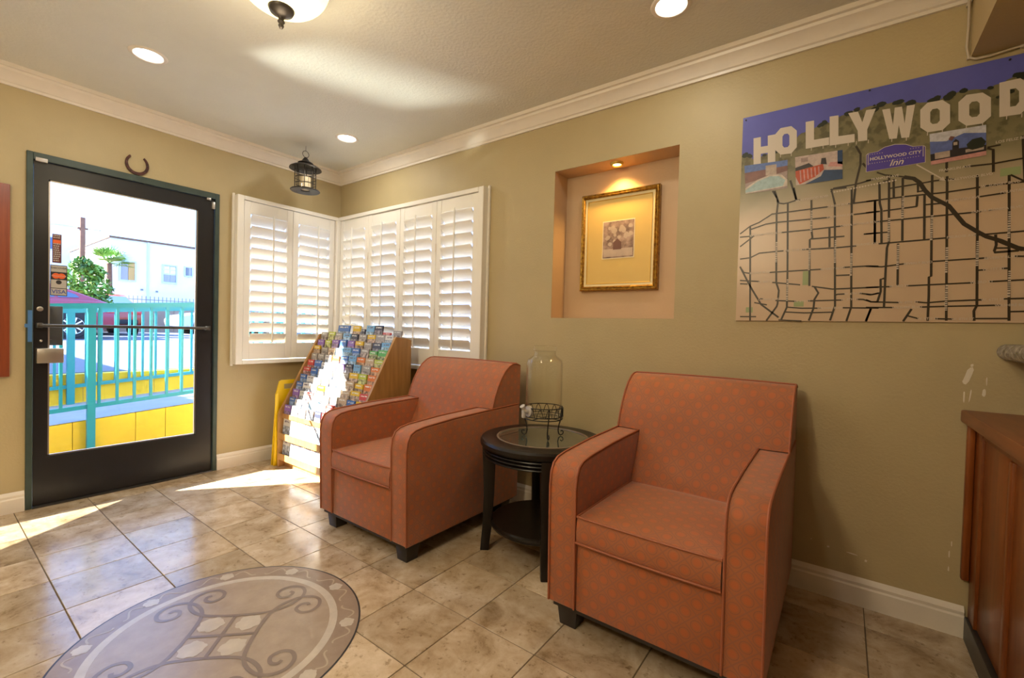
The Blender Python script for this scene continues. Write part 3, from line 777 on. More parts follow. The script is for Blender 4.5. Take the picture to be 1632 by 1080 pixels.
MB().lathe([(0, 0.352), (0.052, 0.352), (0.0565, 0.349), (0.0575, 0.343), (0.0555, 0.338), (0.0575, 0.334), (0.0575, 0.328), (0.054, 0.3255), (0, 0.3255)], 40).build('lid', M['jar'], jar, smooth=0.6)
sa_ = rad(252)
dv = Vector((math.cos(sa_), math.sin(sa_), 0))
m_ = MB().tube([tuple(dv * 0.085 + Vector((0, 0, 0.035))), tuple(dv * 0.098 + Vector((0, 0, 0.035)))], 0.026, 20).tube([tuple(dv * 0.098 + Vector((0, 0, 0.035))), tuple(dv * 0.128 + Vector((0, 0, 0.035)))], 0.011, 16).tube([tuple(dv * 0.122 + Vector((0, 0, 0.05))), tuple(dv * 0.122 + Vector((0, 0, 0.008)))], 0.010, 16)
spg = m_.build('spigot', M['spigot'], jar, smooth=0.7)
MB().tube([tuple(dv * 0.122 + Vector((0, 0, 0.05))), tuple(dv * 0.132 + Vector((0, 0, 0.064)))], [0.011, 0.013], 14).build('tap_lever', M['spigot'], spg, smooth=0.7)

# ---------------------------------------------------------------- brochure rack
RX0, RX1, RYF, RYB = 0.235, 1.195, -0.645, -0.185
rk = thing('brochure_rack', 'oak veneer tiered brochure rack standing in front of the shutters', 'rack', (0, 0, 0))
sidep = [(RYF + 0.005, 0.0), (RYB, 0.0), (RYB, 0.985), (RYB - 0.03, 0.995), (-0.315, 1.008), (-0.325, 1.004), (-0.632, 0.425), (-0.643, 0.395), (RYF, 0.36)]
for x in (RX0, RX1 - 0.022): MB().prism(sidep, 0, x, x + 0.022).build('side_panel', M['wood_rack'], rk, bevel=0.002, seg=1)
IX0, IX1 = RX0 + 0.022, RX1 - 0.022
MB().box(IX0, IX1, RYB - 0.012, RYB, 0.02, 0.99).build('back_panel', M['wood_rack'], rk)
MB().box(IX0, IX1, RYF + 0.05, RYF + 0.07, 0.0, 0.07).build('kick_board', M['wood_rack'], rk)
NR = 11
def row_pos(k):   # k = 0 lowest sloping row
    return (-0.612 + k * 0.0283, 0.375 + k * 0.0552)
for k in range(NR):
    y, z = row_pos(k)
    MB().box(IX0, IX1, y - 0.004, y + 0.026, z - 0.006, z).build('shelf', M['wood_rack'], rk)
    MB().box(IX0, IX1, y - 0.008, y - 0.004, z - 0.006, z + 0.028).build('shelf_lip', M['wood_rack'], rk)
for z in (0.07, 0.225):
    MB().box(IX0, IX1, RYF + 0.012, RYF + 0.06, z - 0.012, z).build('shelf', M['wood_rack'], rk)
    MB().box(IX0, IX1, RYF + 0.004, RYF + 0.010, z - 0.012, z + 0.035).build('shelf_lip', M['wood_rack'], rk)
MB().box(IX0, IX1, RYB - 0.11, RYB - 0.02, 0.972, 0.978).build('top_shelf', M['wood_rack'], rk)
def brochure_mat(nm, col, pic, white=0.35):
    m = bpy.data.materials.new('cover_' + nm); m.use_nodes = True
    nt = m.node_tree; N = nt.nodes; L = nt.links; b = N['Principled BSDF']; b.inputs['Roughness'].default_value = 0.35
    tc = N.new('ShaderNodeTexCoord'); oi = N.new('ShaderNodeObjectInfo')
    sp = N.new('ShaderNodeSeparateXYZ'); L.new(tc.outputs['Generated'], sp.inputs[0])
    mu = N.new('ShaderNodeMath'); mu.operation = 'MULTIPLY'; mu.inputs[1].default_value = 53; L.new(oi.outputs['Random'], mu.inputs[0])
    ad = N.new('ShaderNodeVectorMath'); ad.operation = 'ADD'; L.new(tc.outputs['Object'], ad.inputs[0]); L.new(mu.outputs[0], ad.inputs[1])
    nz = N.new('ShaderNodeTexNoise'); nz.inputs['Scale'].default_value = 45; nz.inputs['Detail'].default_value = 3; L.new(ad.outputs[0], nz.inputs['Vector'])
    rp = N.new('ShaderNodeValToRGB'); e = rp.color_ramp.elements
    e[0].position = 0.36; e[0].color = (*[c * 0.35 for c in pic], 1); e[1].position = 0.66; e[1].color = (*[min(1, c * 1.5 + 0.1) for c in pic], 1)
    L.new(nz.outputs['Fac'], rp.inputs['Fac'])
    def gt(src, v):
        g = N.new('ShaderNodeMath'); g.operation = 'GREATER_THAN'; g.inputs[1].default_value = v; L.new(src, g.inputs[0]); return g.outputs[0]
    def mul(a, c):
        g = N.new('ShaderNodeMath'); g.operation = 'MULTIPLY'; L.new(a, g.inputs[0]); L.new(c, g.inputs[1]); return g.outputs[0]
    def lt(src, v):
        g = N.new('ShaderNodeMath'); g.operation = 'LESS_THAN'; g.inputs[1].default_value = v; L.new(src, g.inputs[0]); return g.outputs[0]
    vr = N.new('ShaderNodeMath'); vr.operation = 'MULTIPLY_ADD'; vr.inputs[1].default_value = 0.22; vr.inputs[2].default_value = 0.52; L.new(oi.outputs['Random'], vr.inputs[0])
    g = N.new('ShaderNodeMath'); g.operation = 'GREATER_THAN'; L.new(sp.outputs['Z'], g.inputs[0]); L.new(vr.outputs[0], g.inputs[1])
    mx = N.new('ShaderNodeMix'); mx.data_type = 'RGBA'; L.new(g.outputs[0], mx.inputs['Factor']); L.new(rp.outputs[0], mx.inputs['A']); mx.inputs['B'].default_value = (*col, 1)
    n2 = N.new('ShaderNodeTexNoise'); n2.inputs['Scale'].default_value = 130; L.new(ad.outputs[0], n2.inputs['Vector'])
    bandm = mul(mul(gt(sp.outputs['Z'], 0.80), lt(sp.outputs['Z'], 0.90)), mul(mul(gt(sp.outputs['X'], 0.14), lt(sp.outputs['X'], 0.86)), gt(n2.outputs['Fac'], 0.47)))
    m2 = N.new('ShaderNodeMix'); m2.data_type = 'RGBA'; L.new(bandm, m2.inputs['Factor']); L.new(mx.outputs['Result'], m2.inputs['A'])
    m2.inputs['B'].default_value = (0.75, 0.75, 0.72, 1) if sum(col) < 1.3 else (0.1, 0.08, 0.15, 1)
    L.new(m2.outputs['Result'], b.inputs['Base Color'])
    return m
COV = [('blue', (0.06, 0.17, 0.52), (0.2, 0.3, 0.5)), ('sky blue', (0.18, 0.42, 0.72), (0.3, 0.45, 0.6)), ('lime green', (0.42, 0.52, 0.04), (0.4, 0.42, 0.15)), ('yellow', (0.72, 0.48, 0.02), (0.4, 0.28, 0.2)), ('purple', (0.26, 0.14, 0.5), (0.3, 0.2, 0.4)), ('red', (0.55, 0.06, 0.06), (0.45, 0.25, 0.25)), ('grey', (0.33, 0.31, 0.30), (0.35, 0.3, 0.28)), ('pale white', (0.66, 0.66, 0.66), (0.35, 0.4, 0.5)), ('orange', (0.68, 0.2, 0.04), (0.45, 0.25, 0.12)), ('green', (0.1, 0.4, 0.1), (0.3, 0.35, 0.15)), ('dark', (0.05, 0.055, 0.09), (0.2, 0.18, 0.22)), ('tan', (0.48, 0.36, 0.24), (0.4, 0.3, 0.22))]
for nm, a, b in COV: M['cov_' + nm] = brochure_mat(nm.replace(' ', '_'), a, b)
# colour order of the rows as seen, top row first
ROWC = ['grey/lime green/grey/sky blue/dark/grey/yellow/grey/pale white', 'purple/lime green/purple/blue/purple/yellow/grey/dark/sky blue', 'yellow/grey/tan/sky blue/sky blue/blue/grey/green/green',
        'grey/grey/pale white/orange/blue/sky blue/orange/tan/lime green', 'red/blue/pale white/pale white/purple/dark/sky blue/grey/orange', 'red/blue/pale white/pale white/pale white/grey/yellow/lime green/orange', 'blue/pale white/grey/pale white/pale white/pale white/tan/yellow/orange', 'blue/pale white/pale white/yellow/pale white/grey/tan/yellow/red', 'purple/pale white/red/pale white/grey/pale white/tan/blue/yellow', 'blue/pale white/pale white/sky blue/pale white/red/orange/grey/blue', 'purple/pale white/grey/pale white/dark/red/yellow/green/tan']
ORD = ['first', 'second', 'third', 'fourth', 'fifth', 'sixth', 'seventh', 'eighth', 'ninth', 'tenth', 'eleventh', 'twelfth', 'thirteenth']
rb = random.Random(11)
proto = {}
def brochure(nm, x, y, z, wd, h, lean, label, group, yaw=0.0):
    key = (nm, wd, h)
    m_ = M['cov_' + nm]
    if key not in proto:
        o = MB().box(-wd / 2, wd / 2, -0.0055, 0.0055, 0, h).build('brochure', m_); proto[key] = o
    else:
        o = proto[key].copy(); C.objects.link(o)
    o.location = (x, y, z); o.rotation_euler = (lean, 0, yaw)
    return tag(o, label, 'brochure', group)
cw = (IX1 - IX0) / 9
for k in range(NR):
    y, z = row_pos(NR - 1 - k); cols = ROWC[k].split('/')
    for c_ in range(9):
        x = IX0 + cw * (c_ + 0.5)
        h = rb.choice((0.088, 0.093, 0.098)); wd = rb.choice((0.086, 0.092))
        brochure(cols[c_], x, y + 0.004 + rb.uniform(-0.001, 0.004), z + 0.0005, wd, h, rad(-rb.uniform(6, 9)), f'{cols[c_]} tourist brochure, {ORD[c_]} from left in {ORD[k]} sloping row of the rack', 'brochures in the rack', rad(rb.uniform(-4, 4)))
for k, z in ((0, 0.2255), (1, 0.0705)):
    for c_ in range(9):
        nm = rb.choice(['pale white', 'pale white', 'grey', 'tan', 'red', 'dark']) if c_ > 4 else rb.choice(['pale white', 'pale white', 'pale white', 'grey'])
        brochure(nm, IX0 + cw * (c_ + 0.5), RYF + 0.032, z, 0.096, 0.14, rad(-rb.uniform(3, 6)), f'tall {nm} leaflet, {ORD[c_]} from left in the {"upper" if k == 0 else "lowest"} upright row of the rack', 'brochures in the rack')
for nm, x, wd, h, lb in (('blue', 0.46, 0.155, 0.10, 'wide blue leaflet leaning on top of the rack before the corner shutter'), ('yellow', 0.63, 0.085, 0.098, 'yellow leaflet standing on top of the rack'), ('dark', 0.715, 0.05, 0.075, 'narrow dark leaflet on top of the rack beside a yellow one'), ('sky blue', 0.80, 0.095, 0.105, 'sky blue leaflet standing on top of the rack'), ('dark', 0.90, 0.09, 0.106, 'dark navy leaflet on top of the rack beside a sky blue one'), ('red', 1.0, 0.10, 0.055, 'low red leaflet lying across the top of the rack'), ('grey', 1.115, 0.09, 0.07, 'grey leaflet at the far end of the rack top')):
    brochure(nm, x, -0.252, 0.9782, wd, h, rad(-10), lb, 'brochures in the rack', rad(rb.uniform(-5, 5)))

# yellow folding floor sign leaning beside the rack
ys = thing('floor_sign', 'folded yellow plastic floor sign leaning behind the brochure rack side', 'floor sign', (0.203, -0.655, 0))
def sign_board(x, lean, nm):
    o = [(0.0, 0.0), (0.03, 0.0), (0.032, 0.05), (0.268, 0.05), (0.27, 0.0), (0.30, 0.0), (0.275, 0.55), (0.255, 0.635), (0.24, 0.645), (0.06, 0.645), (0.045, 0.635), (0.025, 0.55)]
    bm = bmesh.new()
    vo = [bm.verts.new((0, a, b)) for a, b in o]
    hole = [(0.08, 0.575), (0.22, 0.575), (0.22, 0.615), (0.08, 0.615)]
    vh = [bm.verts.new((0, a, b)) for a, b in hole]
    eo = [bm.edges.new((vo[i], vo[(i + 1) % len(vo)])) for i in range(len(vo))]
    eh = [bm.edges.new((vh[i], vh[(i + 1) % 4])) for i in range(4)]
    bmesh.ops.triangle_fill(bm, edges=eo + eh, use_beauty=True)
    r_ = bmesh.ops.extrude_face_region(bm, geom=list(bm.faces))
    bmesh.ops.translate(bm, verts=[v for v in r_['geom'] if isinstance(v, bmesh.types.BMVert)], vec=(0.012, 0, 0))
    bmesh.ops.recalc_face_normals(bm, faces=bm.faces)
    me = bpy.data.meshes.new(nm); bm.to_mesh(me); bm.free(); me.materials.append(M['yellow'])
    ob = bpy.data.objects.new(nm, me); C.objects.link(ob); ob.parent = ys
    ob.location = (x, 0, 0); ob.rotation_euler = (0, lean, 0); return ob
sign_board(0.0, rad(-2.0), 'front_board'); sign_board(-0.035, rad(1.0), 'back_board')
for b_ in (0.002, 0.272):
    MB().box(0.010, 0.020, b_, b_ + 0.026, 0.012, 0.55).build('rail', M['yellow'], ys, bevel=0.003)

# map print data, metres from the sheet corner and height above the floor
STREETS= [[(0.046,1.582),(0.06,1.147)],[(0.13,1.729),(0.149,1.692),(0.152,1.669),(0.149,1.621),(0.156,1.377),(0.158,1.32),(0.169,1.285),(0.166,1.226),(0.163,1.214),(0.125,1.149)],[(0.19,1.666),(0.199,1.363),(0.202,1.211),(0.182,1.155)],[(0.276,1.667),(0.28,1.544),(0.285,1.506),(0.276,1.498),(0.281,1.301)],[(0.343,1.543),(0.346,1.46)],[(0.395,1.7),(0.344,1.7),(0.358,1.639),(0.373,1.215),(0.358,1.154)],[(0.412,1.697),(0.422,1.362),(0.427,1.21),(0.413,1.152)],[(0.488,1.631),(0.493,1.462)],[(0.299,1.298),(0.314,1.27),(0.301,1.243),(0.299,1.205),(0.284,1.153)],[(0.21,1.73),(0.222,1.674)],[(0.152,1.672),(0.174,1.666),(0.191,1.667),(0.222,1.674),(0.236,1.675)],[(0.49,1.204),(0.476,1.152)],[(0.005,1.551),(0.046,1.582),(0.082,1.595),(0.131,1.626),(0.337,1.63)],[(0.403,1.632),(0.499,1.633)],[(0.049,1.567),(0.108,1.584),(0.15,1.587),(0.343,1.585)],[(0.422,1.586),(0.501,1.588)],[(0.005,1.536),(0.063,1.536)],[(0.169,1.54),(0.282,1.541),(0.389,1.544)],[(0.007,1.492),(0.063,1.536)],[(0.281,1.501),(0.346,1.501),(0.395,1.501)],[(0.457,1.503),(0.504,1.503)],[(0.009,1.435),(0.051,1.438),(0.087,1.456),(0.181,1.459)],[(0.25,1.458),(0.365,1.456),(0.436,1.458)],[(0.01,1.4),(0.027,1.372),(0.056,1.366)],[(0.13,1.367),(0.324,1.37)],[(0.395,1.373),(0.476,1.374),(0.508,1.371)],[(0.371,1.341),(0.42,1.341)],[(0.012,1.336),(0.091,1.328)],[(0.142,1.322),(0.248,1.307)],[(0.29,1.299),(0.362,1.285),(0.511,1.288)],[(0.013,1.321),(0.044,1.318)],[(0.371,1.259),(0.38,1.263),(0.405,1.264)],[(0.453,1.265),(0.492,1.259),(0.512,1.265)],[(0.089,1.241),(0.099,1.25),(0.109,1.249)],[(0.157,1.241),(0.237,1.236)],[(0.278,1.237),(0.398,1.239)],[(0.444,1.241),(0.464,1.24),(0.489,1.23),(0.513,1.23)],[(0.074,1.233),(0.125,1.222)],[(0.204,1.211),(0.256,1.206),(0.325,1.206)],[(0.399,1.207),(0.514,1.205)],[(0.198,1.19),(0.266,1.186),(0.365,1.189)],[(0.018,1.169),(0.084,1.169)],[(0.172,1.155),(0.258,1.15)],[(0.01,1.4),(0.044,1.33),(0.066,1.288),(0.102,1.224),(0.172,1.166)],[(0.499,1.704),(0.503,1.621),(0.509,1.593),(0.514,1.46)],[(0.488,1.629),(0.493,1.461)],[(0.528,1.721),(0.536,1.463),(0.531,1.441),(0.53,1.343),(0.53,1.21)],[(0.542,1.708),(0.545,1.634)],[(0.569,1.709),(0.576,1.465)],[(0.614,1.677),(0.615,1.648),(0.638,1.649)],[(0.614,1.631),(0.613,1.592)],[(0.564,1.455),(0.568,1.292)],[(0.634,1.634),(0.639,1.461)],[(0.653,1.704),(0.657,1.546),(0.663,1.325),(0.657,1.32),(0.659,1.251),(0.659,1.156)],[(0.694,1.692),(0.7,1.489),(0.71,1.157)],[(0.773,1.682),(0.78,1.48),(0.788,1.213),(0.781,1.193),(0.783,1.157)],[(0.826,1.463),(0.829,1.426),(0.825,1.406),(0.827,1.4),(0.884,1.402)],[(0.829,1.415),(0.86,1.413)],[(0.852,1.668),(0.869,1.158)],[(0.527,1.322),(0.516,1.318),(0.518,1.271),(0.509,1.23)],[(0.49,1.202),(0.476,1.154)],[(0.612,1.201),(0.589,1.153)],[(0.457,1.717),(0.492,1.718)],[(0.51,1.705),(0.527,1.705)],[(0.532,1.674),(0.622,1.678),(0.661,1.681),(0.715,1.679)],[(0.46,1.633),(0.575,1.635),(0.689,1.633),(0.782,1.637)],[(0.793,1.639),(0.89,1.638)],[(0.461,1.588),(0.505,1.588)],[(0.514,1.588),(0.615,1.592)],[(0.636,1.595),(0.686,1.594)],[(0.781,1.603),(0.847,1.607)],[(0.493,1.548),(0.787,1.549)],[(0.464,1.503),(0.533,1.503)],[(0.505,1.46),(0.706,1.464)],[(0.772,1.466),(0.896,1.468)],[(0.469,1.373),(0.517,1.368),(0.588,1.376)],[(0.663,1.379),(0.807,1.382)],[(0.875,1.383),(0.896,1.381)],[(0.787,1.339),(0.805,1.34)],[(0.846,1.342),(0.863,1.342)],[(0.472,1.288),(0.549,1.289)],[(0.595,1.29),(0.778,1.295)],[(0.817,1.297),(0.902,1.3)],[(0.473,1.239),(0.491,1.23),(0.576,1.226)],[(0.623,1.228),(0.653,1.224),(0.703,1.229),(0.801,1.233)],[(0.853,1.235),(0.904,1.236)],[(0.473,1.261),(0.486,1.258),(0.516,1.265)],[(0.474,1.208),(0.56,1.207)],[(0.636,1.208),(0.703,1.21),(0.847,1.213)],[(0.603,1.174),(0.633,1.164)],[(0.68,1.164),(0.728,1.163)],[(0.779,1.165),(0.871,1.166)],[(0.87,1.19),(0.906,1.191)],[(0.804,1.458),(0.853,1.424),(0.887,1.402)],[(0.855,1.668),(0.889,1.64)],[(0.42,1.863),(0.436,1.828),(0.437,1.785),(0.425,1.714),(0.42,1.629)],[(0.444,1.789),(0.465,1.759)],[(0.49,1.744),(0.515,1.729),(0.594,1.705)],[(0.692,1.707),(0.691,1.746)],[(0.737,1.718),(0.81,1.715),(0.888,1.72)],[(0.795,1.773),(0.81,1.764),(0.813,1.685)],[(0.343,1.689),(0.352,1.704),(0.425,1.708),(0.483,1.719)],[(0.795,1.776),(0.828,1.778)],[(0.88,1.798),(0.89,1.643)],[(0.196,1.764),(0.221,1.675)],[(0.138,1.728),(0.155,1.673)]]
FREEWAY= [(0.572,1.711),(0.601,1.7),(0.619,1.681),(0.634,1.65),(0.655,1.62),(0.702,1.582),(0.722,1.548),(0.745,1.51),(0.78,1.478),(0.804,1.458),(0.839,1.44),(0.88,1.412),(0.898,1.405)]
LETTERS= [('H',[(0.046,1.98),(0.132,1.978),(0.136,1.856),(0.05,1.861)]),('O',[(0.131,2.001),(0.212,1.999),(0.216,1.879),(0.135,1.885)]),('L',[(0.244,2.004),(0.327,2.001),(0.33,1.888),(0.248,1.889)]),('L',[(0.328,2.005),(0.411,1.999),(0.415,1.88),(0.332,1.884)]),('Y',[(0.39,2.003),(0.478,1.998),(0.478,1.876),(0.402,1.882)]),('W',[(0.498,1.988),(0.595,1.982),(0.596,1.859),(0.51,1.869)]),('O',[(0.61,1.98),(0.692,1.977),(0.696,1.865),(0.614,1.868)]),('O',[(0.714,1.98),(0.797,1.973),(0.801,1.863),(0.718,1.867)]),('D',[(0.817,1.997),(0.888,1.998),(0.893,1.872),(0.821,1.876)])]
HILL= [(-0.005,1.908),(0.022,1.914),(0.049,1.885),(0.182,1.906),(0.219,1.952),(0.284,1.976),(0.338,1.984),(0.39,2.003),(0.473,2.012),(0.537,2.005),(0.607,1.983),(0.679,1.985),(0.728,1.995),(0.795,1.985),(0.857,2.007),(0.878,2.01)]
POOL= [(0.013, 1.862), (0.183, 1.855), (0.186, 1.732), (0.022, 1.732)]
BED= [(0.21, 1.861), (0.376, 1.857), (0.38, 1.738), (0.218, 1.738)]
MOTEL= [(0.64, 1.859), (0.789, 1.857), (0.793, 1.749), (0.648, 1.742)]
INN= [(0.455, 1.824), (0.629, 1.819), (0.631, 1.756), (0.457, 1.752)]
NAMES= [('HOLLYWOOD BLVD',0.277,1.673,0),('SUNSET BLVD',0.371,1.631,0),('FOUNTAIN AVE',0.377,1.586,0),('SANTA MONICA BLVD',0.442,1.546,0),('SANTA MONICA BLVD',0.109,1.539,0),('MELROSE AVE',0.227,1.458,0),('MELROSE AVE',0.465,1.462,0),('BEVERLY BLVD',0.092,1.368,0),('BEVERLY BLVD',0.359,1.37,0),('W. 3RD ST',0.116,1.325,0),('W. 6TH ST',0.258,1.236,0),('WILSHIRE BLVD',0.356,1.206,0),('OLYMPIC BLVD',0.132,1.246,0),('W. 6TH ST',0.431,1.264,0),('W. 8TH ST',0.421,1.241,0),('N. FAIRFAX AVE',0.279,1.577,1),('N. LA BREA AVE',0.366,1.439,1),('N. ROSSMORE AVE',0.154,1.456,1),('N. VINE ST',0.421,1.383,1),('S. FAIRFAX AVE',0.277,1.414,1),('S. LA BREA AVE',0.201,1.284,1),('HOLLYWOOD BLVD',0.754,1.678,0),('W. SUNSET BLVD',0.832,1.64,0),('FOUNTAIN AVE',0.738,1.601,0),('SANTA MONICA BLVD',0.825,1.552,0),('FOUNTAIN AVE',0.877,1.611,0),('MELROSE AVE',0.739,1.466,0),('BEVERLY BLVD',0.624,1.376,0),('BEVERLY BLVD',0.841,1.381,0),('W. 1ST ST',0.825,1.341,0),('W. 3RD ST',0.797,1.296,0),('W. 3RD ST',0.572,1.29,0),('W. 6TH ST',0.601,1.227,0),('W. 6TH ST',0.827,1.233,0),('WILSHIRE BLVD',0.598,1.207,0),('WILSHIRE BLVD',0.876,1.213,0),('W. 8TH ST',0.659,1.164,0),('W. 8TH ST',0.753,1.163,0),('N. WESTERN AVE',0.703,1.38,1),('N. VERMONT AVE',0.783,1.4,1),('N. HOOVER ST',0.858,1.492,1),('N. WILTON PL',0.658,1.504,1),('N. ALVARADO ST',0.865,1.286,1),('VINE ST',0.534,1.512,1),('N. GOWER ST',0.573,1.595,1),('S. WESTERN AVE',0.707,1.24,1),('LARCHMONT',0.565,1.401,1),('FRANKLIN AVE',0.515,1.719,0),('FRANKLIN AVE',0.713,1.717,0),('LOS FELIZ BLVD',0.859,1.79,0)]

# ---------------------------------------------------------------- framed picture in the niche
pic = thing('framed_picture', 'gilt framed sepia print with wide cream mat hanging in the niche', 'picture', (2.583, ND, 1.608))
PW, PH = 0.235, 0.285
def frame_ring(m_, w0, h0, w1, h1, y0, y1):
    m_.quad((-w0, y0, -h0), (w0, y0, -h0), (w1, y1, -h1), (-w1, y1, -h1)).quad((w0, y0, -h0), (w0, y0, h0), (w1, y1, h1), (w1, y1, -h1))
    m_.quad((w0, y0, h0), (-w0, y0, h0), (-w1, y1, h1), (w1, y1, h1)).quad((-w0, y0, h0), (-w0, y0, -h0), (-w1, y1, -h1), (-w1, y1, h1)); return m_
m_ = MB()
for (a, ya), (b, yb) in zip([(0, -0.002), (0, -0.032), (0.006, -0.040), (0.014, -0.036), (0.018, -0.041), (0.024, -0.034)], [(0, -0.032), (0.006, -0.040), (0.014, -0.036), (0.018, -0.041), (0.024, -0.034), (0.026, -0.026)]):
    frame_ring(m_, PW - a, PH - a, PW - b, PH - b, ya, yb)
m_.build('gilt_frame', M['gold'], pic, weld=True)
m_ = MB(); frame_ring(m_, PW - 0.026, PH - 0.026, PW - 0.040, PH - 0.040, -0.028, -0.024); m_.build('fillet', M['cream'], pic)
m_ = MB(); frame_ring(m_, PW - 0.040, PH - 0.040, PW - 0.044, PH - 0.044, -0.027, -0.022); m_.build('inner_gilt', M['goldlite'], pic)
m_ = MB().box(-PW + 0.002, PW - 0.002, -0.022, -0.003, -PH + 0.002, PH - 0.002); m_.build('mat_board', M['mat'], pic)
MB().box(-0.098, 0.098, -0.0232, -0.022, -0.102, 0.118).build('mat_bevel', M['matw'], pic)
pr_ = MB().box(-0.093, 0.093, -0.0236, -0.023, -0.097, 0.113).build('print', M['art'], pic)
MB().box(-0.088, 0.088, -0.0240, -0.0236, -0.090, -0.045).build('ground_wash', M['artsky'], pr_)
rr_ = random.Random(5)
m_ = MB()
for q in range(16):
    cx, cz, r_ = rr_.uniform(-0.08, 0.08), rr_.uniform(-0.02, 0.1), rr_.uniform(0.008, 0.02)
    pts = [(cx + r_ * math.cos(a) * rr_.uniform(0.7, 1.2), -0.02405 - q * 0.00002, cz + r_ * math.sin(a) * rr_.uniform(0.7, 1.2)) for a in [2 * PI * k / 9 for k in range(9)]]
    m_.quad(*pts)
m_.build('foliage_wash', M['artsky'], pr_)
MB().prism([(-0.03, -0.05), (0.02, -0.05), (0.02, -0.01), (-0.005, 0.012), (-0.03, -0.01)], 1, -0.0246, -0.0240).build('house_mark', M['artdark'], pr_)

# ---------------------------------------------------------------- wall map
MX = 3.236
mp = thing('wall_map', 'large tourist street map poster with blue sky and white hillside letters', 'map', (MX, -0.006, 0))
MW, MZ0, MZ1 = 1.0, 1.151, 2.082
def poster_mat():
    m = bpy.data.materials.new('map_paper'); m.use_nodes = True
    nt = m.node_tree; N = nt.nodes; L = nt.links; b = N['Principled BSDF']; b.inputs['Roughness'].default_value = 0.3
    tc = N.new('ShaderNodeTexCoord'); sp = N.new('ShaderNodeSeparateXYZ'); L.new(tc.outputs['Object'], sp.inputs[0])
    nz = N.new('ShaderNodeTexNoise'); nz.inputs['Scale'].default_value = 5; L.new(tc.outputs['Object'], nz.inputs['Vector'])
    ad = N.new('ShaderNodeMath'); ad.operation = 'MULTIPLY_ADD'; ad.inputs[1].default_value = 0.16; L.new(nz.outputs['Fac'], ad.inputs[0]); L.new(sp.outputs['Z'], ad.inputs[2])
    mr = N.new('ShaderNodeMapRange'); mr.inputs['From Min'].default_value = 1.66; mr.inputs['From Max'].default_value = 1.95; L.new(ad.outputs[0], mr.inputs['Value'])
    rp = N.new('ShaderNodeValToRGB'); e = rp.color_ramp.elements; e.new(0.5); e.new(0.75)
    for q, (p, c) in zip(e, [(0, (0.56, 0.41, 0.28)), (0.3, (0.42, 0.34, 0.23)), (0.6, (0.25, 0.225, 0.13)), (1, (0.19, 0.17, 0.09))]): q.position = p; q.color = (*c, 1)
    L.new(mr.outputs[0], rp.inputs['Fac'])
    n2 = N.new('ShaderNodeTexNoise'); n2.inputs['Scale'].default_value = 30; n2.inputs['Detail'].default_value = 5; L.new(tc.outputs['Object'], n2.inputs['Vector'])
    r2 = N.new('ShaderNodeValToRGB'); r2.color_ramp.elements[0].position = 0.42; r2.color_ramp.elements[0].color = (0.035, 0.05, 0.022, 1); r2.color_ramp.elements[1].position = 0.52; r2.color_ramp.elements[1].color = (1, 1, 1, 1)
    L.new(n2.outputs['Fac'], r2.inputs['Fac'])
    sc = N.new('ShaderNodeMapRange'); sc.inputs['From Min'].default_value = 0.55; sc.inputs['From Max'].default_value = 0.95; sc.inputs['To Max'].default_value = 0.4; L.new(mr.outputs[0], sc.inputs['Value'])
    mx = N.new('ShaderNodeMix'); mx.data_type = 'RGBA'; mx.blend_type = 'MULTIPLY'; L.new(sc.outputs[0], mx.inputs['Factor']); L.new(rp.outputs[0], mx.inputs['A']); L.new(r2.outputs[0], mx.inputs['B'])
    L.new(mx.outputs['Result'], b.inputs['Base Color']); return m
M['paper'] = poster_mat()
M['psky'] = mat('print_sky_blue', (0.115, 0.125, 0.47), 0.3, var=0.12, scale=6)
M['pwhite'] = mat('print_white', (0.62, 0.55, 0.47), 0.3)
M['pink'] = mat('print_dark_ink', (0.028, 0.018, 0.008), 0.35)
M['pname'] = mat('print_pale_name', (0.58, 0.5, 0.42), 0.35)
M['ptree'] = mat('print_tree_green', (0.018, 0.024, 0.015), 0.35)
M['pgreen'] = mat('print_park_green', (0.3, 0.36, 0.17), 0.35)
M['inn'] = mat('print_inn_blue', (0.075, 0.05, 0.34), 0.3)
def pp_(a, b, d): return (a, -d, b)
MB().box(0, MW, -0.004, 0.0055, MZ0, MZ1).build('sheet', M['paper'], mp)
sk = MB(); HL = HILL[:]; HL[0] = (0.0, HL[0][1]); HL.append((MW, 2.03))
rr_ = random.Random(2)
fine = []
for (a, b), (c_, e) in zip(HL, HL[1:]):
    for q in range(6):
        t = q / 6; fine.append((a + (c_ - a) * t, b + (e - b) * t + rr_.uniform(-0.004, 0.005)))
fine.append(HL[-1])
for p, q in zip(fine, fine[1:]): sk.quad(pp_(*p, 0.0045), pp_(*q, 0.0045), pp_(q[0], MZ1, 0.0045), pp_(p[0], MZ1, 0.0045))
sk.build('printed_sky', M['psky'], mp)
tr_ = MB()
for q in range(46):
    t = rr_.random(); i = int(t * (len(fine) - 1)); x, z = fine[i]
    if rr_.random() < 0.2 and x > 0.2: z -= rr_.uniform(0.0, 0.08)
    r_ = rr_.uniform(0.004, 0.013)
    if x < 0.06 or x > MW - 0.02: r_ = min(r_, 0.009)
    x = min(max(x, r_ * 1.4), MW - r_ * 1.4)
    tr_.quad(*[pp_(x + r_ * 1.3 * math.cos(a) * rr_.uniform(0.7, 1.1), z + r_ * math.sin(a) * rr_.uniform(0.7, 1.1), 0.0047 + q * 1e-6) for a in [2 * PI * k / 9 for k in range(9)]])
tag(tr_.build('printed_trees', M['ptree'], mp), kind='stuff')
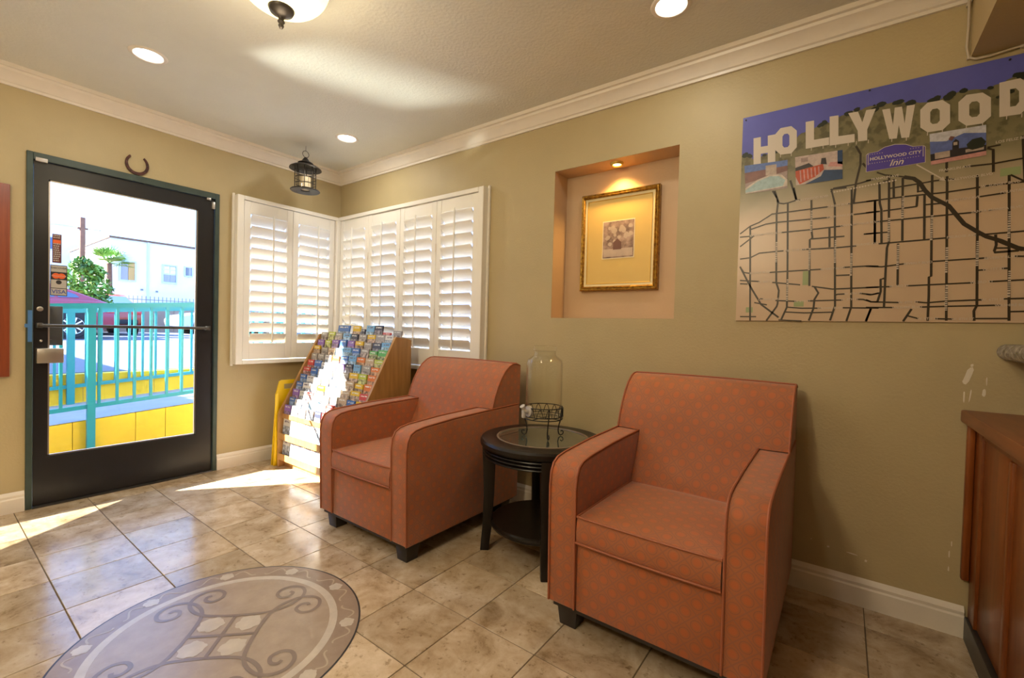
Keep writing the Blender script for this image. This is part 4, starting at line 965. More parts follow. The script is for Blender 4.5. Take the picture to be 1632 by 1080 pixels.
# the hillside letters
SH = {'H': [[(0, 0), (.34, 0), (.34, .37), (.66, .37), (.66, 0), (1, 0), (1, 1), (.66, 1), (.66, .63), (.34, .63), (.34, 1), (0, 1)]],
      'L': [[(0, 0), (1, 0), (1, .28), (.36, .28), (.36, 1), (0, 1)]],
      'Y': [[(.32, 0), (.70, 0), (.70, .36), (1, 1), (.66, 1), (.51, .62), (.36, 1), (0, 1), (.32, .36)]],
      'W': [[(.16, 0), (.42, 0), (.5, .42), (.58, 0), (.84, 0), (1, 1), (.76, 1), (.69, .45), (.61, 1), (.39, 1), (.31, .45), (.24, 1), (0, 1)]]}
def ring_letter(outer, inner): return [[outer[i], outer[(i + 1) % len(outer)], inner[(i + 1) % len(outer)], inner[i]] for i in range(len(outer))]
SH['O'] = ring_letter([(.25, 0), (.75, 0), (1, .2), (1, .8), (.75, 1), (.25, 1), (0, .8), (0, .2)], [(.42, .25), (.58, .25), (.66, .33), (.66, .67), (.58, .75), (.42, .75), (.34, .67), (.34, .33)])
SH['D'] = ring_letter([(0, 0), (.7, 0), (1, .2), (1, .8), (.7, 1), (0, 1)], [(.36, .25), (.55, .25), (.66, .35), (.66, .65), (.55, .75), (.36, .75)])
for l_, (tl, tr2, br, bl) in LETTERS:
    m_ = MB()
    def f(u, v):
        x = (1 - v) * ((1 - u) * bl[0] + u * br[0]) + v * ((1 - u) * tl[0] + u * tr2[0])
        z = (1 - v) * ((1 - u) * bl[1] + u * br[1]) + v * ((1 - u) * tl[1] + u * tr2[1])
        return pp_(x, z, 0.0052)
    for poly in SH[l_]: m_.quad(*[f(*p) for p in poly])
    o = m_.build('hillside_letter', M['pwhite'], mp)
    leg = MB()
    for u in (0.25, 0.75):
        a = f(u, 0.02); leg.quad((a[0] - .0012, a[1] + .0003, a[2]), (a[0] + .0012, a[1] + .0003, a[2]), (a[0] + .0012, a[1] + .0003, a[2] - .014), (a[0] - .0012, a[1] + .0003, a[2] - .014))
    leg.build('letter_post', M['pname'], o)
def clipx(p): return (min(max(p[0], 0.0), MW), max(p[1], MZ0))
def lines(m_, paths, w_, d):
    for pt in paths:
        fl_ = [clipx(p) for p in pt]
        r_ = MB().ribbon(fl_, w_, 0, 0)
        for f_ in r_.f: m_.quad(*[pp_(r_.v[i][0], r_.v[i][1], d) for i in f_])
        for p in fl_[1:-1]:
            m_.quad(*[pp_(p[0] + w_ / 2 * math.cos(a), p[1] + w_ / 2 * math.sin(a), d + 0.00002) for a in [2 * PI * k / 8 for k in range(8)]])
st_ = MB()
lines(st_, [s for s in STREETS if abs(s[0][0] - s[-1][0]) < abs(s[0][1] - s[-1][1])], 0.0074, 0.0048)
lines(st_, [s for s in STREETS if abs(s[0][0] - s[-1][0]) >= abs(s[0][1] - s[-1][1])], 0.0056, 0.0049)
lines(st_, [[s[-1], (MW, s[-1][1])] for s in STREETS if 0.885 < s[-1][0] < 0.91 and abs(s[0][0] - s[-1][0]) >= abs(s[0][1] - s[-1][1])], 0.0056, 0.0049)
st_.build('printed_streets', M['pink'], mp)
fw_ = MB(); lines(fw_, [FREEWAY + [(MW, 1.39)]], 0.0135, 0.00505); fw_.build('printed_freeway', M['pink'], mp)
nm_ = MB(); bgm = MB(); rr_ = random.Random(9)
for s, x, z, vert in NAMES:
    if vert:
        zz = z - 0.045
        while zz < z + 0.045:
            h = rr_.uniform(0.003, 0.007); nm_.quad(pp_(x - .0036, zz, .00535), pp_(x + .0036, zz, .00535), pp_(x + .0036, zz + h, .00535), pp_(x - .0036, zz + h, .00535)); zz += h + 0.003
        continue
    text_mb(nm_, s, 0.0125, lambda a, b: pp_(x + a, z + b - 0.0 + a * 0.03, 0.0054), 0.0002)
tag(nm_.build('street_names', M['pname'], mp), kind='stuff')
text_mb(MB(), 'TO', 0.027, lambda a, b: pp_(0.885 + a, 1.835 + b, 0.0054), 0.0003, 'LEFT').build('lettering', M['pname'], mp)
for x, z, a, b in ((0.27, 1.335, 0.014, 0.03), (0.245, 1.225, 0.018, 0.012), (0.055, 1.2, 0.014, 0.012), (0.855, 1.68, 0.025, 0.014)):
    MB().quad(pp_(x - a, z - b, .0046), pp_(x + a, z - b, .0046), pp_(x + a, z + b, .0046), pp_(x - a, z + b, .0046)).build('printed_park', M['pgreen'], mp)
dt = MB()
for q in range(22):
    x = 0.355 + q * 0.0092; z = 1.688 + q * 0.0007
    dt.quad(*[pp_(x + 0.0034 * math.cos(a), z + 0.0034 * math.sin(a), .0053) for a in [2 * PI * k / 8 for k in range(8)]])
dt.build('walk_of_stars_dots', M['pname'], mp)
ar = MB(); lines(ar, [[(0.607, 1.752), (0.68, 1.685)]], 0.004, 0.0056); ar.quad(pp_(.69, 1.676, .0056), pp_(.672, 1.680, .0056), pp_(.683, 1.692, .0056)); ar.build('pointer_arrow', M['pname'], mp)
# small photographs printed on the map
def photo(q, lab):
    tl, tr2, br, bl = q
    def f(u, v, d):
        x = (1 - v) * ((1 - u) * bl[0] + u * br[0]) + v * ((1 - u) * tl[0] + u * tr2[0])
        z = (1 - v) * ((1 - u) * bl[1] + u * br[1]) + v * ((1 - u) * tl[1] + u * tr2[1])
        return pp_(x, z, d)
    base = MB().quad(f(0, 0, .0056), f(1, 0, .0056), f(1, 1, .0056), f(0, 1, .0056)).build('printed_photo', M['photo_' + lab], mp)
    def patch(poly, mm, d=0): MB().quad(*[f(u, v, .0057 + d * 0.0001) for u, v in poly]).build('photo_patch', M[mm], base)
    return patch
for nm, c_ in (('photo_pool', (0.35, 0.26, 0.24)), ('photo_bed', (0.58, 0.46, 0.42)), ('photo_motel', (0.12, 0.17, 0.45)), ('ph_blue', (0.12, 0.2, 0.5)), ('ph_pool', (0.36, 0.5, 0.52)), ('ph_deck', (0.6, 0.52, 0.45)), ('ph_wine', (0.22, 0.1, 0.09)), ('ph_red', (0.55, 0.08, 0.025)), ('ph_navy', (0.02, 0.06, 0.16)), ('ph_pinkc', (0.6, 0.3, 0.28)), ('ph_cloud', (0.6, 0.6, 0.66)), ('ph_dark', (0.03, 0.025, 0.03)), ('ph_tan', (0.5, 0.4, 0.33))): M[nm] = mat(nm, c_, 0.3, var=0.25, scale=60)
p = photo(POOL, 'pool')
p([(0, .72), (1, .78), (1, 1), (0, 1)], 'ph_blue'); p([(0, .36), (1, .62), (1, .8), (0, .74)], 'ph_wine', 1); p([(.5, .55), (.75, .55), (.75, .9), (.5, .9)], 'ph_tan', 2); p([(0, 0), (1, .08), (1, .3), (.86, .52), (.6, .56), (.3, .44), (0, .2)], 'ph_deck', 3); p([(0, .04), (.9, .1), (.95, .3), (.8, .47), (.6, .5), (.3, .38), (0, .12)], 'ph_pool', 4)
p = photo(BED, 'bed')
p([(0, 0), (1, 0), (1, .32), (.62, .4), (.55, .2), (.2, 0)], 'ph_navy', 1); p([(0, .5), (.42, .58), (.6, .62), (.62, .42), (.42, .2), (.08, .02), (0, .3)], 'ph_red', 2); p([(0, .5), (0, .62), (.3, .72), (.4, .58)], 'ph_dark', 3); p([(.7, .5), (1, .42), (1, .6), (.75, .64)], 'ph_pinkc', 2); p([(.9, .55), (1, .5), (1, 1), (.9, 1)], 'ph_navy', 2); p([(.13, .78), (.28, .78), (.28, .93), (.13, .93)], 'photo_pool', 2); p([(.55, .62), (.68, .58), (.66, .82), (.57, .82)], 'ph_dark', 3)
for q in range(6): p([(.1 + q * .08, .10 + q * .035), (.13 + q * .08, .09 + q * .035), (.12 + q * .08, .5 + q * .01), (.09 + q * .08, .5 + q * .01)], 'ph_pinkc', 4)
p = photo(MOTEL, 'motel')
p([(0, .75), (.3, .68), (.62, .85), (1, .74), (1, 1), (0, 1)], 'ph_cloud', 1); p([(0, 0), (1, 0), (1, .14), (0, .12)], 'ph_pinkc', 2); p([(0, .12), (1, .14), (1, .34), (.5, .38), (0, .34)], 'ph_dark', 3); p([(.08, .16), (.36, .16), (.36, .36), (.08, .36)], 'ph_tan', 4); p([(.64, .2), (.96, .2), (.96, .3), (.64, .3)], 'ph_tan', 4); p([(.68, .32), (.76, .25), (.95, .28), (1, .45), (.92, .62), (.76, .6), (.66, .46)], 'ptree', 5); p([(.4, .2), (.52, .2), (.53, .62), (.47, .7), (.41, .6)], 'ph_dark', 5); p([(.43, .5), (.5, .5), (.5, .6), (.43, .6)], 'ph_tan', 6); p([(.4, .66), (.46, .78), (.38, .82), (.34, .72)], 'ph_wine', 6)
# the inn's plaque
tl, tr2, br, bl = INN
def fi(u, v, d=0.0058):
    return pp_((1 - v) * ((1 - u) * bl[0] + u * br[0]) + v * ((1 - u) * tl[0] + u * tr2[0]), (1 - v) * ((1 - u) * bl[1] + u * br[1]) + v * ((1 - u) * tl[1] + u * tr2[1]), d)
arch = [(0, 0), (1, 0), (1, .92), (.97, 1.0), (.8, 1.03), (.68, 1.22), (.5, 1.30), (.32, 1.22), (.2, 1.03), (.03, 1.0), (0, .92)]
ip = MB().quad(*[fi(u * 1.02 - .01, v * 1.04 - .02, 0.0057) for u, v in arch]).build('inn_plaque', M['pname'], mp)
MB().quad(*[fi(u, v) for u, v in arch]).build('plaque_face', M['inn'], ip)
m_ = MB()
text_mb(m_, 'HOLLYWOOD CITY', 0.0172, lambda a, b: fi(.5 + a / .176, .66 + b / .068, .0060), 0.0004)
m_.build('lettering', M['pwhite'], ip)
text_mb(MB(), 'Inn', 0.034, lambda a, b: fi(.54 + (a + b * 0.35) / .176, .26 + b / .068, .0060), 0.0004).build('lettering', M['pwhite'], ip)
m_ = MB()
for q in range(20):
    for (u, v) in ((.06 + q * .044, .42), ) if .3 < .06 + q * .044 < .75 else ((.06 + q * .044, .42), (.06 + q * .044, .93)):
        m_.quad(*[fi(u + .008 * math.cos(a), v + .022 * math.sin(a), .0060) for a in [2 * PI * k / 7 for k in range(7)]])
for a, b in (((.03, .36), (.03, .98)), ((.97, .36), (.97, .98))):
    m_.quad(fi(a[0] - .006, a[1], .006), fi(a[0] + .006, a[1], .006), fi(b[0] + .006, b[1], .006), fi(b[0] - .006, b[1], .006))
m_.build('plaque_border', M['pname'], ip)
for x, z in ((0.012, MZ1 - 0.012), (0.24 * 1.9, MZ1 - 0.006), (0.84, MZ1 - 0.012)):
    MB().lathe([(0, -0.009), (0.003, -0.0085), (0.0035, -0.0045)], 10, (x, 0, z), ax=1).build('tack', M['black'], mp, smooth=1)

# ---------------------------------------------------------------- reception desk
CXF = 4.032
dk = thing('reception_desk', 'cherry wood reception counter with panelled front at the room end', 'counter', (0, 0, 0))
MB().box(CXF + 0.03, 4.62, -1.9, -0.021, 0.02, 0.786).build('carcass', M['cherry'], dk)
MB().box(CXF - 0.004, CXF + 0.03, -1.9, -0.021, 0.0, 0.085).build('plinth', M['plinth'], dk, bevel=0.003)
MB().box(CXF - 0.035, 4.66, -1.93, -0.003, 0.788, 0.832).build('counter_top', M['cherrytop'], dk, bevel=0.006)
MB().box(CXF - 0.018, CXF + 0.004, -0.028, -0.003, 0.215, 0.787).build('corner_board', M['cherry'], dk, bevel=0.005)
MB().box(CXF + 0.004, CXF + 0.03, -0.11, -0.022, 0.085, 0.787).build('stile', M['cherry'], dk, bevel=0.003)
MB().box(CXF + 0.006, CXF + 0.03, -1.9, -0.11, 0.745, 0.787).build('rail', M['cherry'], dk, bevel=0.003)
py = -0.11
while py > -1.85:
    o = MB().box(CXF + 0.012, CXF + 0.03, py - 0.30, py - 0.003, 0.087, 0.742).build('front_panel', M['cherry'], dk, bevel=0.003)
    MB().box(CXF + 0.004, CXF + 0.03, py - 0.335, py - 0.303, 0.087, 0.742).build('mullion', M['cherry'], dk, bevel=0.006)
    py -= 0.338
gb = thing('granite_ledge', 'speckled grey granite bar ledge with rounded edge above the wooden counter', 'ledge', (0, 0, 0))
pr = [(4.10, 1.020)] + [(4.108 - 0.028 * math.cos(a), 1.0485 - 0.0285 * math.sin(a)) for a in [rad(q) for q in range(75, -76, -15)]] + [(4.42, 1.077), (4.42, 1.020)]
MB().prism(pr, 1, -1.7, -0.004).build('slab', M['granite'], gb, smooth=0.6)
for y in (-0.05, -0.85, -1.6): MB().box(4.27, 4.33, y - 0.03, y + 0.03, 0.833, 1.0195).build('support_post', M['cherry'], gb)

# wooden board on the door wall
wb_ = thing('wooden_board', 'edge of a reddish brown wooden board hung left of the door', 'board', (0, 0, 0))
MB().box(0.001, 0.022, -2.62, -1.972, 0.752, 1.786).build('panel', M['board'], wb_, bevel=0.003)
MB().box(0.022, 0.027, -2.56, -2.03, 0.81, 1.73).build('inner_panel', M['board'], wb_, bevel=0.002)

# horseshoe above the door
hs = thing('horseshoe', 'rusty iron horseshoe hung over the glass door', 'horseshoe', (0.004, -1.434, 2.062))
pts = []
for q in range(25):
    a = rad(128 + (q / 24) * 284)
    pts.append((0.053 * math.cos(a), 0.058 * math.sin(a)))
m_ = MB()
for q, (a, b) in enumerate(pts):
    t = abs(q / 24 - .5) * 2; wd = 0.0095 - 0.0035 * t
    l_ = math.hypot(a, b); ux, uz = a / l_, b / l_
    for (r_, x) in ((-wd, 0), (wd, 0), (wd, 0.007), (-wd, 0.007)): m_.v.append((x, a + ux * r_, b + uz * r_))
for q in range(24):
    for k in range(4): m_.f.append((q * 4 + k, q * 4 + (k + 1) % 4, q * 4 + 4 + (k + 1) % 4, q * 4 + 4 + k))
m_.f += [(3, 2, 1, 0), (96, 97, 98, 99)]
sh_ = m_.build('shoe', M['rust'], hs, bevel=0.0012, seg=1)
for q in (4, 8, 16, 20):
    a, b = pts[q]; MB().box(0.0065, 0.0085, a - 0.003, a + 0.003, b - 0.002, b + 0.002).build('nail_head', M['dsteel'], sh_)

# ---------------------------------------------------------------- lamps
def area(nm, parent, loc, size, watts, col, spread=PI):
    l_ = bpy.data.lights.new(nm, 'AREA'); l_.shape = 'DISK'; l_.size = size; l_.energy = watts; l_.color = col; l_.spread = spread
    o = bpy.data.objects.new(nm, l_); C.objects.link(o); o.parent = parent; o.location = loc; return o
def can(x, y, label, watts=CAN_W):
    t = thing('recessed_light', label, 'ceiling light', (x, y, ZC), group='recessed ceiling lights')
    MB().lathe([(0.058, -0.001), (0.062, -0.006), (0.076, -0.005), (0.080, -0.0005)], 40).build('trim_ring', M['trim'], t, smooth=0.8)
    MB().lathe([(0, -0.0015), (0.0585, -0.0015)], 40).build('lens', M['lens'], t)
    area('lamp', t, (0, 0, -0.008), 0.112, watts, (1.0, 0.95, 0.84))
can(0.785, -1.58, 'round recessed ceiling light nearest the door and horseshoe')
can(0.755, -0.44, 'round recessed ceiling light beside the hanging lantern')
can(3.035, -0.463, 'round recessed ceiling light above the niche and map', CAN_W * 0.55)
can(3.035, -2.75, 'added recessed ceiling light, unseen behind the viewer', CAN_W * 1.2)  # unseen can added to light the room from behind the viewer
can(0.785, -2.85, 'added recessed ceiling light, unseen near the left wall')  # another unseen can, added on the same grid for more light
def dome_light(x, y, label, watts):
    dm = thing('dome_light', label, 'ceiling light', (x, y, ZC))
    MB().lathe([(0.06, 0), (0.175, -0.0005), (0.178, -0.018), (0.165, -0.03), (0.06, -0.03)], 40).build('ceiling_pan', M['bronze'], dm, smooth=0.6)
    prof = [(0.168, -0.028)] + [(0.168 * math.cos(rad(a)), -0.03 - 0.125 * math.sin(rad(a))) for a in range(5, 90, 8)] + [(0.008, -0.155)]
    MB().lathe(prof, 48).build('glass_dome', M['dome'], dm, smooth=1)
    MB().lathe([(0.044, -0.140), (0.046, -0.150), (0.040, -0.163), (0.020, -0.174), (0.011, -0.182), (0.009, -0.190), (0.013, -0.197), (0.008, -0.205), (0.010, -0.212), (0.006, -0.221), (0, -0.224)], 24).build('finial', M['bronze'], dm, smooth=0.8)
    pl = bpy.data.lights.new('bulb', 'POINT'); pl.energy = watts; pl.color = (1, 0.82, 0.55); pl.shadow_soft_size = 0.12
    po = bpy.data.objects.new('bulb', pl); C.objects.link(po); po.parent = dm; po.location = (0, 0, -0.33)
dome_light(1.90, -1.465, 'frosted yellow glass dome ceiling lamp with bronze finial', DOME_W)
dome_light(2.75, -3.15, 'added dome lamp for fill light, unseen behind the viewer', DOME_W * 8.0)  # unseen lamp added as fill for the chair fronts
# niche spotlight
nl = thing('niche_spotlight', 'small glowing amber spotlight in the top of the niche', 'spotlight', (2.588, 0.068, NZ1))
MB().lathe([(0.021, -0.0008), (0.024, -0.012), (0.030, -0.014), (0.038, -0.004), (0.038, -0.0008)], 28).build('trim_ring', M['goldlite'], nl, smooth=0.8)
MB().lathe([(0, -0.008), (0.0225, -0.008)], 24).build('bulb_lens', M['nlens'], nl)
sl = bpy.data.lights.new('lamp', 'SPOT'); sl.energy = 9; sl.color = (1, 0.56, 0.16); sl.spot_size = rad(125); sl.spot_blend = 0.7; sl.shadow_soft_size = 0.02
so = bpy.data.objects.new('lamp', sl); C.objects.link(so); so.parent = nl; so.location = (0, 0, -0.016)

# hanging lantern
ln = thing('hanging_lantern', 'dark bronze candle lantern hanging from the ceiling in the corner', 'lantern', (0.365, -0.528, 2.072))
B_ = M['bronze']
MB().lathe([(0.032, 0.006), (0.10, 0.0), (0.104, 0.004), (0.10, 0.010), (0.072, 0.014), (0.032, 0.014)], 40).build('base', B_, ln, smooth=0.6)
MB().lathe([(0.112, 0.163), (0.110, 0.170), (0.085, 0.186), (0.052, 0.194), (0.045, 0.202), (0.055, 0.205), (0.052, 0.211), (0.030, 0.222), (0.018, 0.240), (0.009, 0.252), (0, 0.254)], 40).lathe([(0.112, 0.163), (0.105, 0.165), (0.07, 0.18), (0, 0.186)], 40).build('roof', B_, ln, smooth=0.6)
MB().lathe([(0.068, 0.014), (0.068, 0.178)], 40).build('glass_cylinder', M['jar'], ln, smooth=1)
for q in range(8):
    a = 2 * PI * q / 8 + 0.2
    MB().tube([(0.072 * math.cos(a), 0.072 * math.sin(a), 0.010), (0.072 * math.cos(a), 0.072 * math.sin(a), 0.180)], 0.0032, 6).build('upright', B_, ln, smooth=1)
for z in (0.052, 0.095, 0.138): MB().tube(circ(0.073, z, 32), 0.0026, 6, True).build('hoop', B_, ln, smooth=1)
MB().lathe([(0, 0.105), (0.034, 0.105), (0.036, 0.1), (0.036, 0.016), (0, 0.016)], 24).build('candle', M['candle'], ln, smooth=0.6)
MB().tube([(0.0, 0.024 * math.cos(a), 0.276 + 0.024 * math.sin(a)) for a in [2 * PI * k / 20 for k in range(20)]], 0.0022, 6, True).build('carry_ring', B_, ln, smooth=1)
MB().tube([(0, 0, 0.298), (0, 0, 0.3375)], 0.0015, 6).build('hook_wire', B_, ln, smooth=1)

# ---------------------------------------------------------------- outside
M['conc'] = mat('grey_concrete', (0.30, 0.31, 0.33), 0.8, var=0.15, scale=3)
M['asph'] = mat('asphalt', (0.11, 0.115, 0.13), 0.9, var=0.2, scale=1.2, detail=6)
M['ywall'] = mat('yellow_paint', (0.70, 0.48, 0.02), 0.7, col2=(0.60, 0.39, 0.015), scale=3)
M['teal'] = mat('turquoise_paint', (0.003, 0.22, 0.28), 0.4)
M['carred'] = mat('red_car_paint', (0.27, 0.010, 0.035), 0.25, coat=0.6)
M['carorange'] = mat('orange_red_car_paint', (0.36, 0.04, 0.01), 0.25, coat=0.6)
M['carwhite'] = mat('white_car_paint', (0.6, 0.6, 0.62), 0.25, coat=0.6)
M['tyre'] = mat('black_rubber', (0.018, 0.018, 0.02), 0.8)
M['rim'] = mat('alloy_rim', (0.6, 0.62, 0.65), 0.3, 0.7)
M['carglass'] = mat('car_window', (0.03, 0.06, 0.12), 0.05, spec=1.0)
M['tail'] = mat('tail_light', (0.6, 0.03, 0.02), 0.2, coat=0.5)
M['stucco'] = mat('white_stucco', (0.80, 0.80, 0.78), 0.85, var=0.03, scale=2)
M['tanwall'] = mat('taupe_block_wall', (0.30, 0.22, 0.16), 0.85, var=0.15, scale=3)
M['leafy'] = mat('green_leaves', (0.22, 0.38, 0.03), 0.5, col2=(0.05, 0.14, 0.02), scale=3, rnd=1)
M['palm'] = mat('palm_leaf', (0.25, 0.42, 0.05), 0.5, col2=(0.1, 0.24, 0.04), scale=4)
M['trunk'] = mat('bark', (0.2, 0.11, 0.06), 0.9, var=0.3, scale=8)
M['pole'] = mat('weathered_pole', (0.24, 0.11, 0.06), 0.85, var=0.2, scale=6)
M['wframe'] = mat('pale_blue_frame', (0.55, 0.62, 0.72), 0.5)
M['wpane'] = mat('dull_window_pane', (0.33, 0.31, 0.27), 0.2)
M['amber'] = mat('amber_curtain', (0.55, 0.33, 0.1), 0.7)
M['iron'] = mat('grey_iron', (0.2, 0.2, 0.2), 0.5, 0.5)
GZ = 0.55
landing = struct(MB().box(-1.19, -WT - 0.001, -2.6, 1.6, -0.12, -0.02).box(-WT, 0.0, DY0 + 0.03, DY1 - 0.03, -0.08, -0.003).build('landing', M['conc']))
struct(MB().box(-WT - 0.001, 9.0, WT + 0.001, 4.2, -0.12, -0.02).build('side_yard', M['conc']))
struct(MB().box(-0.1, 9.0, 4.2, 4.4, -0.12, 3.6).build('wall_neighbour_bounce', M['ext']))  # unseen wall added to bounce warm sunlight onto the shutters
# sloping walkway and its two low yellow walls
def zr(y): return 0.246 + 0.0728 * (y + 1.669)   # ramp height along y
YA, YB = -4.2, 3.0
ramp = MB(); P_ = [(-2.18, YA, zr(YA) + .005), (-1.2, YA, zr(YA) + .005), (-1.2, YB, zr(YB) + .005), (-2.18, YB, zr(YB) + .005)]
ramp.quad(*P_)
struct(ramp.build('ramp', M['conc']))
def lowwall(name, x0, x1, zf, label, seams):
    t = thing(name, label, 'wall', (0, 0, 0))
    prev = YA
    for s in seams + [YB]:
        m_ = MB(); g = 0.004
        a, b = prev + g / 2, s - g / 2
        m_.v += [(x0, a, -0.1), (x1, a, -0.1), (x1, b, -0.1), (x0, b, -0.1), (x0, a, zf(a)), (x1, a, zf(a)), (x1, b, zf(b)), (x0, b, zf(b))]
        m_.f += [(3, 2, 1, 0), (4, 5, 6, 7), (0, 1, 5, 4), (1, 2, 6, 5), (2, 3, 7, 6), (3, 0, 4, 7)]
        m_.build('wall_section', M['ywall'], t); prev = s
    MB().box(x0 + 0.005, x1 - 0.005, YA, YB, -0.1, min(zf(YA), zf(YB)) - 0.02).build('footing', M['conc'], t)
    return t
lowwall('low_wall', -1.30, -1.195, lambda y: zr(y), 'low yellow painted wall nearest the door, below the turquoise railing', [-1.53, -1.43, -1.14, -0.93, 0.4])
lowwall('low_wall', -2.30, -2.185, lambda y: 0.545, 'low yellow painted wall beyond the ramp, edging the road', [-1.3, -0.75, -0.2, 0.9])
def railing(label, x, y0, y1, z_off, ht, posts, bals, low_posts, pw=0.024):
    t = thing('railing', label, 'railing', (0, 0, 0))
    def slant(nm, z0, z1, wd):
        m_ = MB(); 
        m_.v += [(x - wd, y0, zr(y0) + z0), (x + wd, y0, zr(y0) + z0), (x + wd, y1, zr(y1) + z0), (x - wd, y1, zr(y1) + z0), (x - wd, y0, zr(y0) + z1), (x + wd, y0, zr(y0) + z1), (x + wd, y1, zr(y1) + z1), (x - wd, y1, zr(y1) + z1)]
        m_.f += [(3, 2, 1, 0), (4, 5, 6, 7), (0, 1, 5, 4), (1, 2, 6, 5), (2, 3, 7, 6), (3, 0, 4, 7)]
        m_.build(nm, M['teal'], t)
    slant('top_rail', ht - 0.042, ht, 0.025); slant('bottom_rail', z_off, z_off + 0.032, 0.014)
    for y in bals: MB().box(x - 0.0095, x + 0.0095, y - 0.0095, y + 0.0095, zr(y) + z_off + 0.03, zr(y) + ht - 0.041).build('baluster', M['teal'], t)
    for y in posts: MB().box(x - pw, x + pw, y - pw, y + pw, low_posts if low_posts is not None else zr(y), zr(y) + ht - 0.041).build('post', M['teal'], t)
    return t
b1 = [-1.429 + 0.0545 * 0 + 0.112 * k for k in range(-16, 22)]
b1 = [-1.429 + 0.112 * k + (-0.06 if k < 0 else 0.0) + (0.048 - 0.112 if k > 0 else 0) for k in range(-12, 20) if k != 0]
railing('turquoise metal railing with thick post in front, nearest the door', -1.168, -3.2, 1.0, 0.10, 0.936, [-3.1, -1.429, 0.6], b1, -0.02)
b2 = [-1.393 + 0.107 * k for k in range(-14, 22) if k != 0]
railing('turquoise railing in shade on the far edge of the ramp', -2.15, -3.2, 1.2, 0.155, 0.90, [-1.393, 0.5, -2.9], b2, None, 0.026)
struct(MB().box(-60, -2.30, -45, 45, GZ - 0.3, GZ - 0.006).build('ground', M['asph']))
M['paleline'] = mat('pale_concrete_strip', (0.12, 0.125, 0.14), 0.8, var=0.1, scale=2)
struct(MB().box(-8.8, -2.31, -14, 14, GZ - 0.2, GZ).build('pavement', M['paleline']))

